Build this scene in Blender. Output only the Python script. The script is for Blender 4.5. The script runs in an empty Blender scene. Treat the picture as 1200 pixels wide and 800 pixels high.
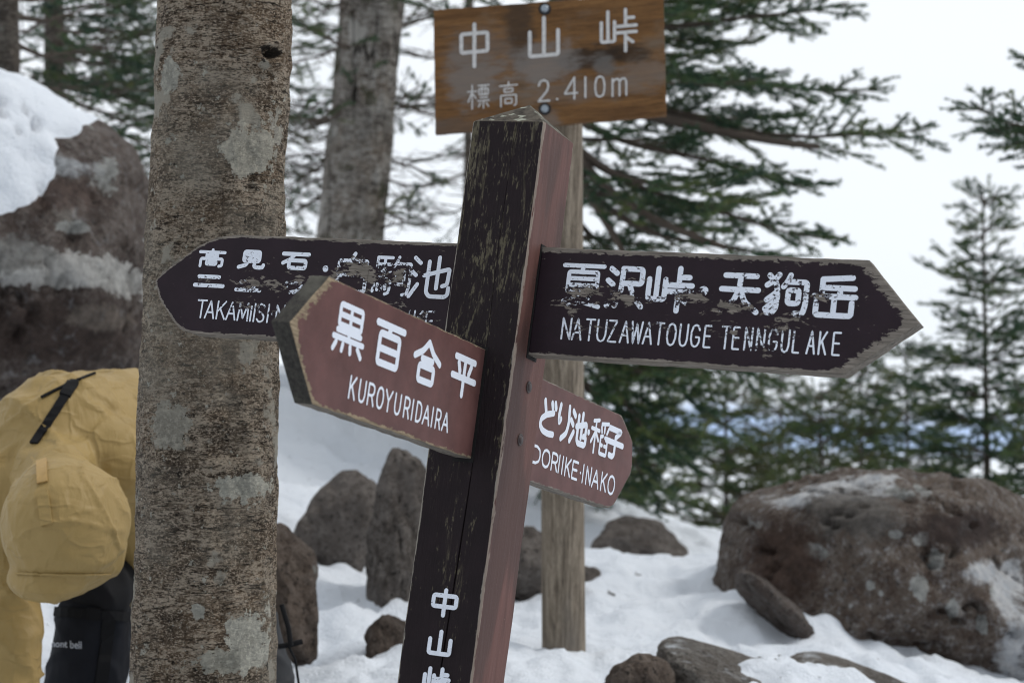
import bpy, bmesh, math, random
import numpy as np
from mathutils import Matrix, Vector
from mathutils.bvhtree import BVHTree

SC = bpy.context.scene
COL = SC.collection

# ------------------------------------------------------------------ camera
FPX = 2390.0                      # focal length in pixels of a 1200 px wide frame
EYE = Vector((0.0, 0.0, 1.2))
PITCH = math.radians(3.35)
cam_d = bpy.data.cameras.new('camera')
cam = bpy.data.objects.new('camera', cam_d)
COL.objects.link(cam)
SC.camera = cam
cam.location = EYE
cam.rotation_euler = (math.pi / 2 + PITCH, 0, 0)
cam_d.sensor_fit = 'HORIZONTAL'
cam_d.sensor_width = 36.0
cam_d.lens = 36.0 * FPX / 1200.0
cam_d.clip_start = 0.05
cam_d.clip_end = 20000
cam_d.dof.use_dof = True
cam_d.dof.focus_distance = 3.3
cam_d.dof.aperture_fstop = 6.0
CAMR = Matrix.Rotation(PITCH, 3, 'X')

# ------------------------------------------------------------------ sky, sun, exposure
world = bpy.data.worlds.new('World')
SC.world = world
world.use_nodes = True
wt = world.node_tree
wt.nodes.clear()
SUN_EL, SUN_AZ = math.radians(50), math.radians(84)      # azimuth from +Y towards +X
w_out = wt.nodes.new('ShaderNodeOutputWorld')
w_bg = wt.nodes.new('ShaderNodeBackground')
w_bg.inputs['Strength'].default_value = 0.1
w_sky = wt.nodes.new('ShaderNodeTexSky')
w_sky.sky_type = 'NISHITA'
w_sky.sun_disc = False
w_sky.sun_elevation = SUN_EL
w_sky.sun_rotation = SUN_AZ
w_tc = wt.nodes.new('ShaderNodeTexCoord')
w_map = wt.nodes.new('ShaderNodeMapping')
w_map.inputs['Scale'].default_value = (1.0, 1.0, 2.6)
w_no = wt.nodes.new('ShaderNodeTexNoise')
w_no.inputs['Scale'].default_value = 2.2
w_no.inputs['Detail'].default_value = 5
w_cr = wt.nodes.new('ShaderNodeValToRGB')            # cloud brightness
w_cr.color_ramp.elements[0].position = 0.3
w_cr.color_ramp.elements[0].color = (8.2, 8.75, 9.35, 1)
w_cr.color_ramp.elements[1].position = 0.7
w_cr.color_ramp.elements[1].color = (9.1, 9.45, 9.85, 1)
w_sep = wt.nodes.new('ShaderNodeSeparateXYZ')
w_n2 = wt.nodes.new('ShaderNodeTexNoise')
w_n2.inputs['Scale'].default_value = 9.0
w_n2.inputs['Detail'].default_value = 3
w_ad = wt.nodes.new('ShaderNodeMath'); w_ad.operation = 'MULTIPLY_ADD'
w_ad.inputs[1].default_value = 0.03
w_rg = wt.nodes.new('ShaderNodeValToRGB')             # cloud cover by height: a clear strip low over the horizon
for q, (p_, v_) in enumerate(((0.0, .97), (.50, .97), (.54, .12), (.60, .12), (.66, .97))):
    e_ = w_rg.color_ramp.elements[q] if q < 2 else w_rg.color_ramp.elements.new(p_)
    e_.position = p_; e_.color = (v_, v_, v_, 1)
w_sc = wt.nodes.new('ShaderNodeMath'); w_sc.operation = 'MULTIPLY_ADD'
w_sc.inputs[1].default_value = 6.0; w_sc.inputs[2].default_value = 0.40
w_bk = wt.nodes.new('ShaderNodeMapRange'); w_bk.interpolation_type = 'SMOOTHSTEP'   # unseen sky behind the camera dimmed, added to darken camera-facing sides
w_bk.inputs['From Min'].default_value = -0.9; w_bk.inputs['From Max'].default_value = 0.5
w_bk.inputs['To Min'].default_value = 0.62; w_bk.inputs['To Max'].default_value = 1.0
w_vm = wt.nodes.new('ShaderNodeVectorMath'); w_vm.operation = 'SCALE'
w_mx = wt.nodes.new('ShaderNodeMix'); w_mx.data_type = 'RGBA'
L = wt.links.new
L(w_tc.outputs['Generated'], w_map.inputs['Vector'])
L(w_map.outputs['Vector'], w_no.inputs['Vector'])
L(w_no.outputs['Fac'], w_cr.inputs['Fac'])
L(w_tc.outputs['Generated'], w_sep.inputs[0])
L(w_tc.outputs['Generated'], w_n2.inputs['Vector'])
L(w_n2.outputs['Fac'], w_ad.inputs[0])
L(w_sep.outputs['Z'], w_ad.inputs[2])
L(w_ad.outputs[0], w_sc.inputs[0])
L(w_sc.outputs[0], w_rg.inputs['Fac'])
L(w_sep.outputs['Y'], w_bk.inputs['Value'])
L(w_cr.outputs['Color'], w_vm.inputs[0])
L(w_bk.outputs[0], w_vm.inputs['Scale'])
L(w_rg.outputs[0], w_mx.inputs['Factor'])
w_up = wt.nodes.new('ShaderNodeVectorMath'); w_up.operation = 'ADD'      # the gap shows the clear blue of higher air
w_up.inputs[1].default_value = (0, 0, 0.55)
L(w_tc.outputs['Generated'], w_up.inputs[0]); L(w_up.outputs[0], w_sky.inputs['Vector'])
w_gain = wt.nodes.new('ShaderNodeVectorMath'); w_gain.operation = 'MULTIPLY_ADD'
w_gain.inputs[1].default_value = (1.5, 1.5, 1.5); w_gain.inputs[2].default_value = (1.6, 1.9, 2.2)
L(w_sky.outputs['Color'], w_gain.inputs[0])
L(w_gain.outputs[0], w_mx.inputs[6])
L(w_vm.outputs[0], w_mx.inputs[7])
L(w_mx.outputs[2], w_bg.inputs['Color'])
L(w_bg.outputs[0], w_out.inputs['Surface'])

sun_d = bpy.data.lights.new('sun', 'SUN')
sun_d.energy = 1.3
sun_d.angle = math.radians(12)
sun_d.color = (1.0, 0.96, 0.9)
sun = bpy.data.objects.new('sun', sun_d)
COL.objects.link(sun)
sun.rotation_euler = (math.pi / 2 - SUN_EL, 0, math.pi - SUN_AZ)

SC.view_settings.view_transform = 'Standard'
SC.view_settings.look = 'None'
SC.view_settings.exposure = 0.17
SC.view_settings.gamma = 1.0
SC.cycles.max_bounces = 6
SC.cycles.filter_width = 1.0
SC.cycles.use_adaptive_sampling = True
SC.cycles.adaptive_threshold = 0.004
SC.cycles.use_denoising = True

# ------------------------------------------------------------------ helpers: pixels, noise, meshes
def ray(px, py):
    d = CAMR @ Vector(((px - 600) / FPX, 1.0, (400 - py) / FPX))
    return d

def at(px, py, depth):
    """world point seen at photograph pixel (px, py), depth metres along the view axis"""
    return EYE + ray(px, py) * depth

_rs = np.random.RandomState(11)
_H = _rs.rand(64, 64, 64)
def vnoise(P):
    P = np.asarray(P, float)
    i = np.floor(P).astype(int); f = P - i
    f = f * f * f * (f * (f * 6 - 15) + 10)
    i &= 63; j = (i + 1) & 63
    x0, y0, z0 = i[:, 0], i[:, 1], i[:, 2]; x1, y1, z1 = j[:, 0], j[:, 1], j[:, 2]
    fx, fy, fz = f[:, 0], f[:, 1], f[:, 2]
    c00 = _H[x0, y0, z0] * (1 - fx) + _H[x1, y0, z0] * fx
    c10 = _H[x0, y1, z0] * (1 - fx) + _H[x1, y1, z0] * fx
    c01 = _H[x0, y0, z1] * (1 - fx) + _H[x1, y0, z1] * fx
    c11 = _H[x0, y1, z1] * (1 - fx) + _H[x1, y1, z1] * fx
    c0 = c00 * (1 - fy) + c10 * fy; c1 = c01 * (1 - fy) + c11 * fy
    return (c0 * (1 - fz) + c1 * fz) * 2 - 1
def fbm(P, oct=4, gain=0.5, lac=2.03):
    P = np.asarray(P, float); r = np.zeros(len(P)); a = 1.0
    for k in range(oct):
        r += a * vnoise(P + 17.3 * k); P = P * lac; a *= gain
    return r

def link(name, me, mats=None, parent=None, mw=None):
    o = bpy.data.objects.new(name, me)
    COL.objects.link(o)
    for m in (mats if isinstance(mats, (list, tuple)) else [mats]):
        if m: me.materials.append(m)
    if parent: o.parent = parent
    if mw is not None: o.matrix_basis = mw
    return o

def tag(o, label=None, cat=None, group=None, kind=None):
    if label: o['label'] = label
    if cat: o['category'] = cat
    if group: o['group'] = group
    if kind: o['kind'] = kind
    return o

def empty(name, loc=(0, 0, 0), mw=None):
    o = bpy.data.objects.new(name, None)
    o.empty_display_size = 0.1
    COL.objects.link(o)
    if mw is not None: o.matrix_world = mw
    else: o.location = loc
    return o

def npmesh(name, V, F, smooth=True):
    """V (n,3), F (m,k) with constant k"""
    V = np.asarray(V, np.float32); F = np.asarray(F, np.int32)
    me = bpy.data.meshes.new(name)
    me.vertices.add(len(V)); me.vertices.foreach_set('co', V.ravel())
    k = F.shape[1]
    me.loops.add(F.size); me.loops.foreach_set('vertex_index', F.ravel())
    me.polygons.add(len(F))
    me.polygons.foreach_set('loop_start', np.arange(0, F.size, k, dtype=np.int32))
    me.polygons.foreach_set('loop_total', np.full(len(F), k, np.int32))
    if smooth: me.polygons.foreach_set('use_smooth', np.ones(len(F), bool))
    me.update(calc_edges=True); me.validate()
    return me

def bm_mesh(name, bm, smooth=False):
    bmesh.ops.recalc_face_normals(bm, faces=bm.faces)
    me = bpy.data.meshes.new(name); bm.to_mesh(me); bm.free()
    if smooth:
        me.polygons.foreach_set('use_smooth', np.ones(len(me.polygons), bool))
    return me

class Tubes:
    """collects tapered tubes into one mesh"""
    def __init__(s): s.V = []; s.F = []; s.n = 0
    def add(s, pts, rad, k=5):
        pts = np.asarray(pts, float); rad = np.asarray(rad, float); n = len(pts)
        t = np.gradient(pts, axis=0); t /= np.linalg.norm(t, axis=1)[:, None] + 1e-12
        ref = np.array([0, 0, 1.0]) if abs(t[:, 2]).mean() < 0.8 else np.array([1.0, 0, 0])
        u = np.cross(t, ref); u /= np.linalg.norm(u, axis=1)[:, None] + 1e-12
        v = np.cross(t, u)
        a = np.arange(k) * 2 * np.pi / k
        ring = pts[:, None, :] + rad[:, None, None] * (np.cos(a)[None, :, None] * u[:, None, :] + np.sin(a)[None, :, None] * v[:, None, :])
        s.V.append(ring.reshape(-1, 3))
        i = np.arange(n - 1)[:, None] * k; j = np.arange(k)[None, :]; j2 = (j + 1) % k
        f = np.stack([i + j, i + j2, i + k + j2, i + k + j], -1).reshape(-1, 4) + s.n
        s.F.append(f); s.n += n * k
    def mesh(s, name): return npmesh(name, np.concatenate(s.V), np.concatenate(s.F))

def box_bm(bm, x0, x1, y0, y1, z0, z1, M=None):
    vs = [bm.verts.new((x, y, z)) for x in (x0, x1) for y in (y0, y1) for z in (z0, z1)]
    for f in ((0, 1, 3, 2), (4, 6, 7, 5), (0, 4, 5, 1), (2, 3, 7, 6), (0, 2, 6, 4), (1, 5, 7, 3)):
        bm.faces.new([vs[i] for i in f])
    if M is not None:
        for v in vs: v.co = M @ v.co
    return vs

# ------------------------------------------------------------------ helpers: node materials
class NT:
    def __init__(s, name):
        s.m = bpy.data.materials.new(name); s.m.use_nodes = True
        s.t = s.m.node_tree; s.t.nodes.clear()
        s.out = s.t.nodes.new('ShaderNodeOutputMaterial')
        s.b = s.t.nodes.new('ShaderNodeBsdfPrincipled')
        s.t.links.new(s.b.outputs[0], s.out.inputs['Surface'])
        s.tc = s.t.nodes.new('ShaderNodeTexCoord')
        s.co = s.tc.outputs['Object']
    def set(s, sock, v):
        if isinstance(v, bpy.types.NodeSocket): s.t.links.new(v, sock)
        elif isinstance(v, (tuple, list)) and sock.type == 'RGBA': sock.default_value = tuple(v) + ((1,) if len(v) == 3 else ())
        else: sock.default_value = v
    def math(s, op, a, b=0.0, c=0.0, clamp=False):
        n = s.t.nodes.new('ShaderNodeMath'); n.operation = op; n.use_clamp = clamp
        s.set(n.inputs[0], a); s.set(n.inputs[1], b); s.set(n.inputs[2], c)
        return n.outputs[0]
    def vmath(s, op, a, b=(0, 0, 0), out=0):
        n = s.t.nodes.new('ShaderNodeVectorMath'); n.operation = op
        s.set(n.inputs[0], a); s.set(n.inputs[1], b)
        return n.outputs[out]
    def mapping(s, vec, scale=(1, 1, 1), loc=(0, 0, 0), rot=(0, 0, 0)):
        n = s.t.nodes.new('ShaderNodeMapping')
        s.set(n.inputs['Vector'], vec); n.inputs['Scale'].default_value = scale
        n.inputs['Location'].default_value = loc; n.inputs['Rotation'].default_value = rot
        return n.outputs[0]
    def noise(s, scale=1.0, detail=4, rough=0.55, vec=None, dist=0.0, out='Fac'):
        n = s.t.nodes.new('ShaderNodeTexNoise')
        s.set(n.inputs['Vector'], vec if vec is not None else s.co)
        n.inputs['Scale'].default_value = scale; n.inputs['Detail'].default_value = detail
        n.inputs['Roughness'].default_value = rough; n.inputs['Distortion'].default_value = dist
        return n.outputs[out]
    def voro(s, scale, vec=None, feature='F1', out='Distance', rnd=1.0):
        n = s.t.nodes.new('ShaderNodeTexVoronoi'); n.feature = feature
        s.set(n.inputs['Vector'], vec if vec is not None else s.co)
        n.inputs['Scale'].default_value = scale; n.inputs['Randomness'].default_value = rnd
        return n.outputs[out]
    def ramp(s, fac, stops, const=False):
        n = s.t.nodes.new('ShaderNodeValToRGB'); r = n.color_ramp
        if const: r.interpolation = 'CONSTANT'
        while len(r.elements) < len(stops): r.elements.new(0.5)
        for e, (p, c) in zip(r.elements, stops):
            e.position = p; e.color = (c, c, c, 1) if not isinstance(c, (tuple, list)) else tuple(c) + (1,)
        s.set(n.inputs[0], fac)
        return n.outputs[0]
    def step(s, v, thr, soft):
        """0 below thr-soft, 1 above thr+soft"""
        n = s.t.nodes.new('ShaderNodeMapRange'); n.interpolation_type = 'SMOOTHSTEP'
        s.set(n.inputs['Value'], v)
        n.inputs['From Min'].default_value = thr - soft; n.inputs['From Max'].default_value = thr + soft
        return n.outputs[0]
    def mix(s, f, a, b, mode='MIX'):
        n = s.t.nodes.new('ShaderNodeMix'); n.data_type = 'RGBA'; n.blend_type = mode
        s.set(n.inputs['Factor'], f); s.set(n.inputs[6], a); s.set(n.inputs[7], b)
        return n.outputs[2]
    def bump(s, h, strength=0.5, dist=0.01, nrm=None):
        n = s.t.nodes.new('ShaderNodeBump')
        n.inputs['Strength'].default_value = strength; n.inputs['Distance'].default_value = dist
        s.set(n.inputs['Height'], h)
        if nrm is not None: s.set(n.inputs['Normal'], nrm)
        return n.outputs[0]
    def blob(s, vec, c, r):
        """1 at c falling to 0 on the ellipsoid with radii r"""
        sc = tuple(1.0 / q for q in r)
        v = s.mapping(vec, scale=sc, loc=tuple(-a * b for a, b in zip(c, sc)))
        l = s.vmath('LENGTH', v, out=1)
        return s.math('SUBTRACT', 1.0, l, clamp=True)
    def finish(s, col, rough=0.6, nrm=None, spec=0.4):
        s.set(s.b.inputs['Base Color'], col); s.set(s.b.inputs['Roughness'], rough)
        s.b.inputs['Specular IOR Level'].default_value = spec
        if nrm is not None: s.set(s.b.inputs['Normal'], nrm)
        return s.m
    def attr(s, name, out='Fac'):
        n = s.t.nodes.new('ShaderNodeAttribute'); n.attribute_name = name
        return n.outputs[out]
    def jitter(s):
        n = s.t.nodes.new('ShaderNodeObjectInfo')
        v = s.math('MULTIPLY', n.outputs['Random'], 57.0)
        c = s.t.nodes.new('ShaderNodeCombineXYZ'); s.set(c.inputs[0], v); s.set(c.inputs[1], v)
        s.co = s.vmath('ADD', s.co, c.outputs[0])

def plain(name, col, rough=0.6, nscale=60, var=0.25, spec=0.4, bump=0.15):
    n = NT(name)
    f = n.noise(nscale, 5, 0.6)
    c = n.mix(n.math('MULTIPLY', f, 1.0), tuple(q * (1 - var) for q in col), tuple(q * (1 + var) for q in col))
    return n.finish(c, rough, n.bump(f, bump, 0.004), spec)

# ------------------------------------------------------------------ terrain
def gpt(px, py, d):
    p = at(px, py, d); return (p.x, p.y, p.z)
G = [gpt(660, 772, 5.7), gpt(380, 668, 6.5), gpt(480, 740, 5.8), gpt(430, 524, 9.0), gpt(390, 452, 9.5),
     gpt(350, 745, 5.5), gpt(780, 668, 8.0), gpt(750, 792, 5.2), gpt(900, 770, 5.3), gpt(866, 640, 7.3),
     gpt(700, 640, 8.6), gpt(1000, 800, 5.4), gpt(1190, 790, 6.4), gpt(560, 640, 8.0), gpt(620, 705, 6.6),
     gpt(880, 700, 6.3), gpt(340, 600, 7.0),
     (0, 0, 0.0), (-2, 0, 0.05), (2, 0, 0), (-0.1, 3.2, 0.42), (-1.1, 4.4, 0.36), (-0.75, 4.7, 0.42), (-0.55, 3.6, 0.4),
     (-0.75, 5.6, 0.66), (-1.9, 4.4, 0.45), (-1.6, 6.6, 1.05), (-3, 6.5, 1.3), (-4, 9, 2.0), (-2.2, 9, 1.75), (1.2, 3.0, 0.3), (3, 3, 0.3),
     (3.4, 7, 0.62), (4.5, 10, 0.5), (1.0, 11, 0.78), (-0.6, 11.5, 1.1), (-2, 12.5, 1.6), (2.8, 11.5, 0.7), (-5, 13, 2.0), (5, 13, 0.2),
     (-5, 2, 0.4), (5, 0, 0.1), (-5, -2, 0.1), (0, -3, -0.1), (5, 5, 0.4)]
G = np.array(G)
def _tps():
    n = len(G); d = np.linalg.norm(G[:, None, :2] - G[None, :, :2], axis=2)
    K = np.where(d > 0, d * d * np.log(d + 1e-12), 0) + np.eye(n) * 0.02
    P = np.c_[np.ones(n), G[:, :2]]
    A = np.zeros((n + 3, n + 3)); A[:n, :n] = K; A[:n, n:] = P; A[n:, :n] = P.T
    return np.linalg.solve(A, np.r_[G[:, 2], 0, 0, 0])
_W = _tps()
def ground_z(X, Y, fine=True):
    X = np.atleast_1d(np.asarray(X, float)); Y = np.atleast_1d(np.asarray(Y, float))
    R = np.hypot(X, Y)
    sc = np.minimum(1, 13.5 / np.maximum(R, 1e-6))      # hold the near shape, then fall away
    cx, cy = X * sc, Y * sc
    d = np.hypot(cx[:, None] - G[None, :, 0], cy[:, None] - G[None, :, 1])
    z = (np.where(d > 0, d * d * np.log(d + 1e-12), 0) @ _W[:-3]) + _W[-3] + _W[-2] * cx + _W[-1] * cy
    far = np.maximum(R - 12.5, 0)
    z = z - 0.34 * far * far / (far + 5) * np.where(R > 1500, 1500 / np.maximum(R, 1), 1)
    z = np.maximum(z, -420 + 0 * z)
    z += np.clip(far / 200, 0, 1) * 60 * fbm(np.c_[X / 700, Y / 700, 0 * X + 5.5], 4) * (R < 6000)
    if fine:
        P = np.c_[X, Y, 0 * X]
        near = np.exp(-(R / 25) ** 2)
        z += near * (0.05 * fbm(P * 1.6, 4) + 0.028 * fbm(P * 6.0 + 9, 4, 0.55) - 0.07 * np.clip(fbm(P * 3.6 + 31, 3) - 0.30, 0, 1) + 0.006 * fbm(P * 26, 2))
    return z
def gz(x, y): return float(ground_z(x, y)[0])

def make_ground():
    ang = np.r_[np.linspace(-180, -19, 60)[:-1], np.linspace(-19, 19, 300), np.linspace(19, 180, 60)[1:-1]]
    ang = np.radians(90 - ang)
    rad = np.r_[np.linspace(0.3, 3.5, 26)[:-1], np.geomspace(3.5, 14, 330), np.geomspace(14, 9000, 70)[1:]]
    A, R = np.meshgrid(ang, rad)
    X = (R * np.cos(A)).ravel(); Y = (R * np.sin(A)).ravel()
    Z = np.concatenate([ground_z(X[i:i + 20000], Y[i:i + 20000]) for i in range(0, len(X), 20000)])
    na = len(ang); nr = len(rad)
    i = np.arange(nr - 1)[:, None] * na; j = np.arange(na)[None, :]; j2 = (j + 1) % na
    F = np.stack([i + j, i + j2, i + na + j2, i + na + j], -1).reshape(-1, 4)
    V = np.c_[X, Y, Z]
    c = len(V); V = np.r_[V, [[0, 0, Z[:na].mean()]]]
    me = npmesh('snow_ground', V, F)
    bm = bmesh.new(); bm.from_mesh(me); bm.verts.ensure_lookup_table()
    for q in range(na): bm.faces.new((bm.verts[(q + 1) % na], bm.verts[q], bm.verts[c]))
    bmesh.ops.recalc_face_normals(bm, faces=bm.faces)
    for f in bm.faces: f.smooth = True
    bm.to_mesh(me); bm.free()
    if me.polygons[len(me.polygons) // 3].normal.z < 0: me.flip_normals()
    n = NT('snow')
    f1 = n.noise(9, 6, 0.62); f2 = n.noise(120, 4, 0.7)
    h = n.math('MULTIPLY_ADD', f2, 0.25, f1)
    dirt = n.step(n.noise(46, 5, 0.7, vec=n.mapping(n.co, loc=(7, 3, 0))), 0.73, 0.02)
    col = n.mix(n.noise(2.4, 3), (0.72, 0.77, 0.84), (0.81, 0.845, 0.89))
    col = n.mix(dirt, col, (0.16, 0.12, 0.09))
    m = n.finish(col, 0.75, n.bump(h, 0.8, 0.04), 0.25)
    tag(link('snow_ground', me, m), kind='structure')
make_ground()

# ------------------------------------------------------------------ materials
def rock_mat(name, a, b, c, snow=0.0, lichen=0.62, spots=0.1, big=3.0, patches=()):
    n = NT(name); raw = n.co; n.jitter()
    f = n.noise(big, 9, 0.72, dist=0.6); g = n.noise(26, 7, 0.76); h = n.noise(140, 4, 0.75)
    col = n.mix(n.ramp(f, [(0.40, 0), (0.58, 1)]), a, b)
    col = n.mix(n.ramp(g, [(0.46, 0), (0.62, 0.85)]), col, c)
    col = n.mix(n.ramp(h, [(0.55, 0), (0.75, 0.55)]), col, tuple(q * 1.9 for q in c))
    col = n.mix(n.ramp(n.noise(60, 5, 0.75), [(0.36, 0.9), (0.45, 0)]), col, tuple(q * 0.2 for q in a))
    # lichen: crusty pale patches
    lw = n.math('MULTIPLY_ADD', n.noise(24, 4, 0.7), 0.22, n.noise(5.5, 3, 0.5, vec=n.mapping(n.co, loc=(3, 1, 8))))
    col = n.mix(n.math('MULTIPLY', n.step(lw, lichen + 0.11, 0.018), 0.85), col, n.mix(g, (0.25, 0.25, 0.22), (0.45, 0.45, 0.42)))
    vd = n.math('ADD', n.voro(7.0), n.math('MULTIPLY', n.noise(40, 3), 0.14))
    vs = n.math('MULTIPLY', n.step(vd, spots + 0.07, 0.012), -1.0); vs = n.math('ADD', vs, 1.0)
    col = n.mix(n.math('MULTIPLY', vs, 0.9), col, (0.5, 0.51, 0.49))
    for (pc_, pr_, pcol, soft) in patches:
        w = n.math('MULTIPLY_ADD', n.noise(26, 6, 0.7, vec=n.mapping(raw, loc=pc_)), 1.5, n.blob(raw, pc_, tuple(q * 1.45 for q in pr_)))
        m_ = n.step(w, 1.06, soft)
        col = n.mix(n.math('MULTIPLY', m_, 0.9), col, n.mix(n.ramp(g, [(0.38, 0), (0.6, 1)]), tuple(q * (0.85 if pcol[0] > .6 else .55) for q in pcol), tuple(min(0.88, q * 1.2) for q in pcol)))
    bh = n.math('ADD', n.math('MULTIPLY', f, 1.2), n.math('MULTIPLY_ADD', g, 0.6, n.math('MULTIPLY', h, 0.18)))
    nr = n.bump(bh, 1.0, 0.07)
    rough = 0.85
    if snow > 0:
        ge = n.t.nodes.new('ShaderNodeNewGeometry')
        sp = n.t.nodes.new('ShaderNodeSeparateXYZ'); n.set(sp.inputs[0], ge.outputs['Normal'])
        v = n.math('MULTIPLY_ADD', n.noise(7, 6, 0.7), 0.9, sp.outputs[2])
        sm = n.step(v, 1.62 - snow, 0.1)
        col = n.mix(sm, col, (0.8, 0.84, 0.88))
    return n.finish(col, rough, nr, 0.3)
KB = dict(name='boulder_brown', a=(0.082, 0.052, 0.037), b=(0.172, 0.128, 0.10), c=(0.235, 0.20, 0.17), snow=0.05, lichen=0.74, spots=0.05)
KD_ = dict(name='boulder_dark', a=(0.075, 0.053, 0.044), b=(0.165, 0.13, 0.113), c=(0.25, 0.22, 0.20), lichen=0.68, spots=0.05, big=3.2)
ROCK_DARK = rock_mat('rock_dark', (0.06, 0.042, 0.034), (0.14, 0.11, 0.095), (0.2, 0.18, 0.165), 0.0, 0.7, 0.05, 3.2)
ROCK_GREY = rock_mat('rock_grey', (0.10, 0.083, 0.071), (0.19, 0.163, 0.145), (0.28, 0.25, 0.226), 0.0, 0.70, 0.07)
ROCK_SLAB = rock_mat('rock_slab', (0.11, 0.092, 0.077), (0.2, 0.175, 0.15), (0.28, 0.26, 0.235), 0.12, 0.74, 0.05)
ROCK_TAN = rock_mat('rock_tan', (0.085, 0.06, 0.045), (0.17, 0.128, 0.1), (0.25, 0.2, 0.165), 0.0, 0.72, 0.05)

def bark_mat(name, dark, mid, pale, lich, rosettes=(), horiz=True, sc=1.0, moss=None, crack=False):
    n = NT(name)
    v = n.mapping(n.co, scale=(1, 1, 3.0) if horiz else (3.2, 3.2, 0.7))
    f = n.noise(11 * sc, 9, 0.76, vec=v, dist=0.8)
    f2 = n.noise(75 * sc, 7, 0.82, vec=n.mapping(n.co, scale=(0.6, 0.6, 1.9) if horiz else (2, 2, 0.5)), dist=0.3)
    big = n.noise(4.5, 5, 0.6)
    col = n.mix(n.ramp(n.math('MULTIPLY_ADD', big, 0.35, n.math('SUBTRACT', f, 0.175)), [(0.43, 0), (0.56, 1)]), dark, mid)
    col = n.mix(n.ramp(n.noise(6, 4, 0.6, vec=n.mapping(n.co, loc=(1, 5, 2))), [(0.45, 0), (0.62, 0.5)]), col, tuple(a_ * b_ for a_, b_ in zip(mid, (1.1, 0.92, 0.74))))
    cl = n.noise(15 * sc, 4, 0.6, vec=n.mapping(n.co, scale=(1, 1, 1.5) if horiz else (1.5, 1.5, 0.6), loc=(6, 6, 6)))     # where the flakes are loose
    fw = n.math('MULTIPLY_ADD', cl, 0.5, n.math('SUBTRACT', f2, 0.25))
    col = n.mix(n.ramp(fw, [(0.50, 0), (0.57, 1)]), col, pale)
    col = n.mix(n.ramp(n.noise(190 * sc, 4, 0.7), [(0.57, 0), (0.64, 0.9)]), col, tuple(min(0.8, q * 1.35) for q in pale))
    col = n.mix(n.ramp(f2, [(0.37, 1), (0.45, 0)]), col, tuple(q * 0.14 for q in dark))  # bark cracks near black, their relief shade put into the colour
    gr = n.noise(230 * sc, 3, 0.6, vec=n.mapping(n.co, scale=(0.75, 0.75, 1.4)))  # fine bark flecks, with bump shade and glints put into the colour
    col = n.mix(n.ramp(gr, [(0.33, 0.9), (0.46, 0)]), col, tuple(q * 0.25 for q in dark))
    col = n.mix(n.ramp(gr, [(0.55, 0), (0.66, 0.85)]), col, tuple(min(0.8, q * 1.25) for q in pale))
    fl = n.noise(1.0, 6, 0.72, vec=n.mapping(n.co, scale=(24, 24, 160)), dist=0.6)
    if horiz: col = n.mix(n.ramp(fl, [(0.38, 0.9), (0.44, 0)]), col, tuple(q * 0.22 for q in dark))
    # grey-green film of lichen, then crusts
    col = n.mix(n.ramp(big, [(0.48, 0), (0.66, 0.45)]), col, lich)
    lw = n.math('MULTIPLY_ADD', n.noise(30, 5, 0.7), 0.3, n.noise(7, 3, 0.5, vec=n.mapping(n.co, loc=(4, 2, 1))))
    col = n.mix(n.math('MULTIPLY', n.step(lw, 0.775, 0.02), 0.8), col, tuple(min(0.8, q * 1.45) for q in lich))
    h = n.math('MULTIPLY_ADD', f2, 0.55, n.math('MULTIPLY_ADD', gr, 0.25, f))
    for (c, r, tint) in rosettes:
        tint = tuple(min(0.72, q * 1.55) for q in tint)
        w = n.math('MULTIPLY_ADD', n.noise(34, 6, 0.7, vec=n.mapping(n.co, loc=c)), 2.0, n.blob(n.co, c, tuple(q * 1.25 for q in r)))
        m = n.step(w, 1.34, 0.025)
        ring = n.ramp(n.blob(n.co, c, r), [(0.3, 0), (0.72, 0.75)])
        cc = n.mix(n.math('MULTIPLY', ring, n.ramp(f2, [(0.42, 0), (0.6, 1)])), tint, tuple(q * 0.45 for q in tint))
        cc = n.mix(n.ramp(n.noise(90, 4, 0.7), [(0.35, 0.6), (0.55, 0)]), cc, tuple(q * 0.55 for q in tint))
        cc = n.mix(n.ramp(f2, [(0.38, 0.7), (0.48, 0)]), cc, tuple(q * 0.35 for q in tint))
        cc = n.mix(n.ramp(n.noise(120, 5, 0.75), [(0.5, 0), (0.6, 0.6)]), cc, tuple(q * 1.35 for q in tint))
        col = n.mix(n.math('MULTIPLY', m, 0.9), col, cc)
        h = n.math('MULTIPLY_ADD', m, 0.25, h)
    if crack:
        cv_ = n.math('ABSOLUTE', n.math('SUBTRACT', n.noise(1.0, 4, 0.55, vec=n.mapping(n.co, scale=(7, 7, 0.8))), 0.5))
        col = n.mix(n.math('SUBTRACT', 1.0, n.step(cv_, 0.012, 0.010)), col, (0.02, 0.016, 0.013))
        col = n.mix(n.ramp(n.noise(1.0, 6, 0.7, vec=n.mapping(n.co, scale=(9, 9, 13))), [(0.56, 0), (0.64, 0.8)]), col, (0.10, 0.08, 0.062))
    if moss:
        col = n.mix(n.math('MULTIPLY', n.step(n.noise(6, 5, 0.6, vec=n.mapping(n.co, loc=(9, 9, 9))), 0.6, 0.04), 0.7), col, moss)
    return n.finish(col, 0.88, n.bump(h, 1.0, 0.03), 0.2)

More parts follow.
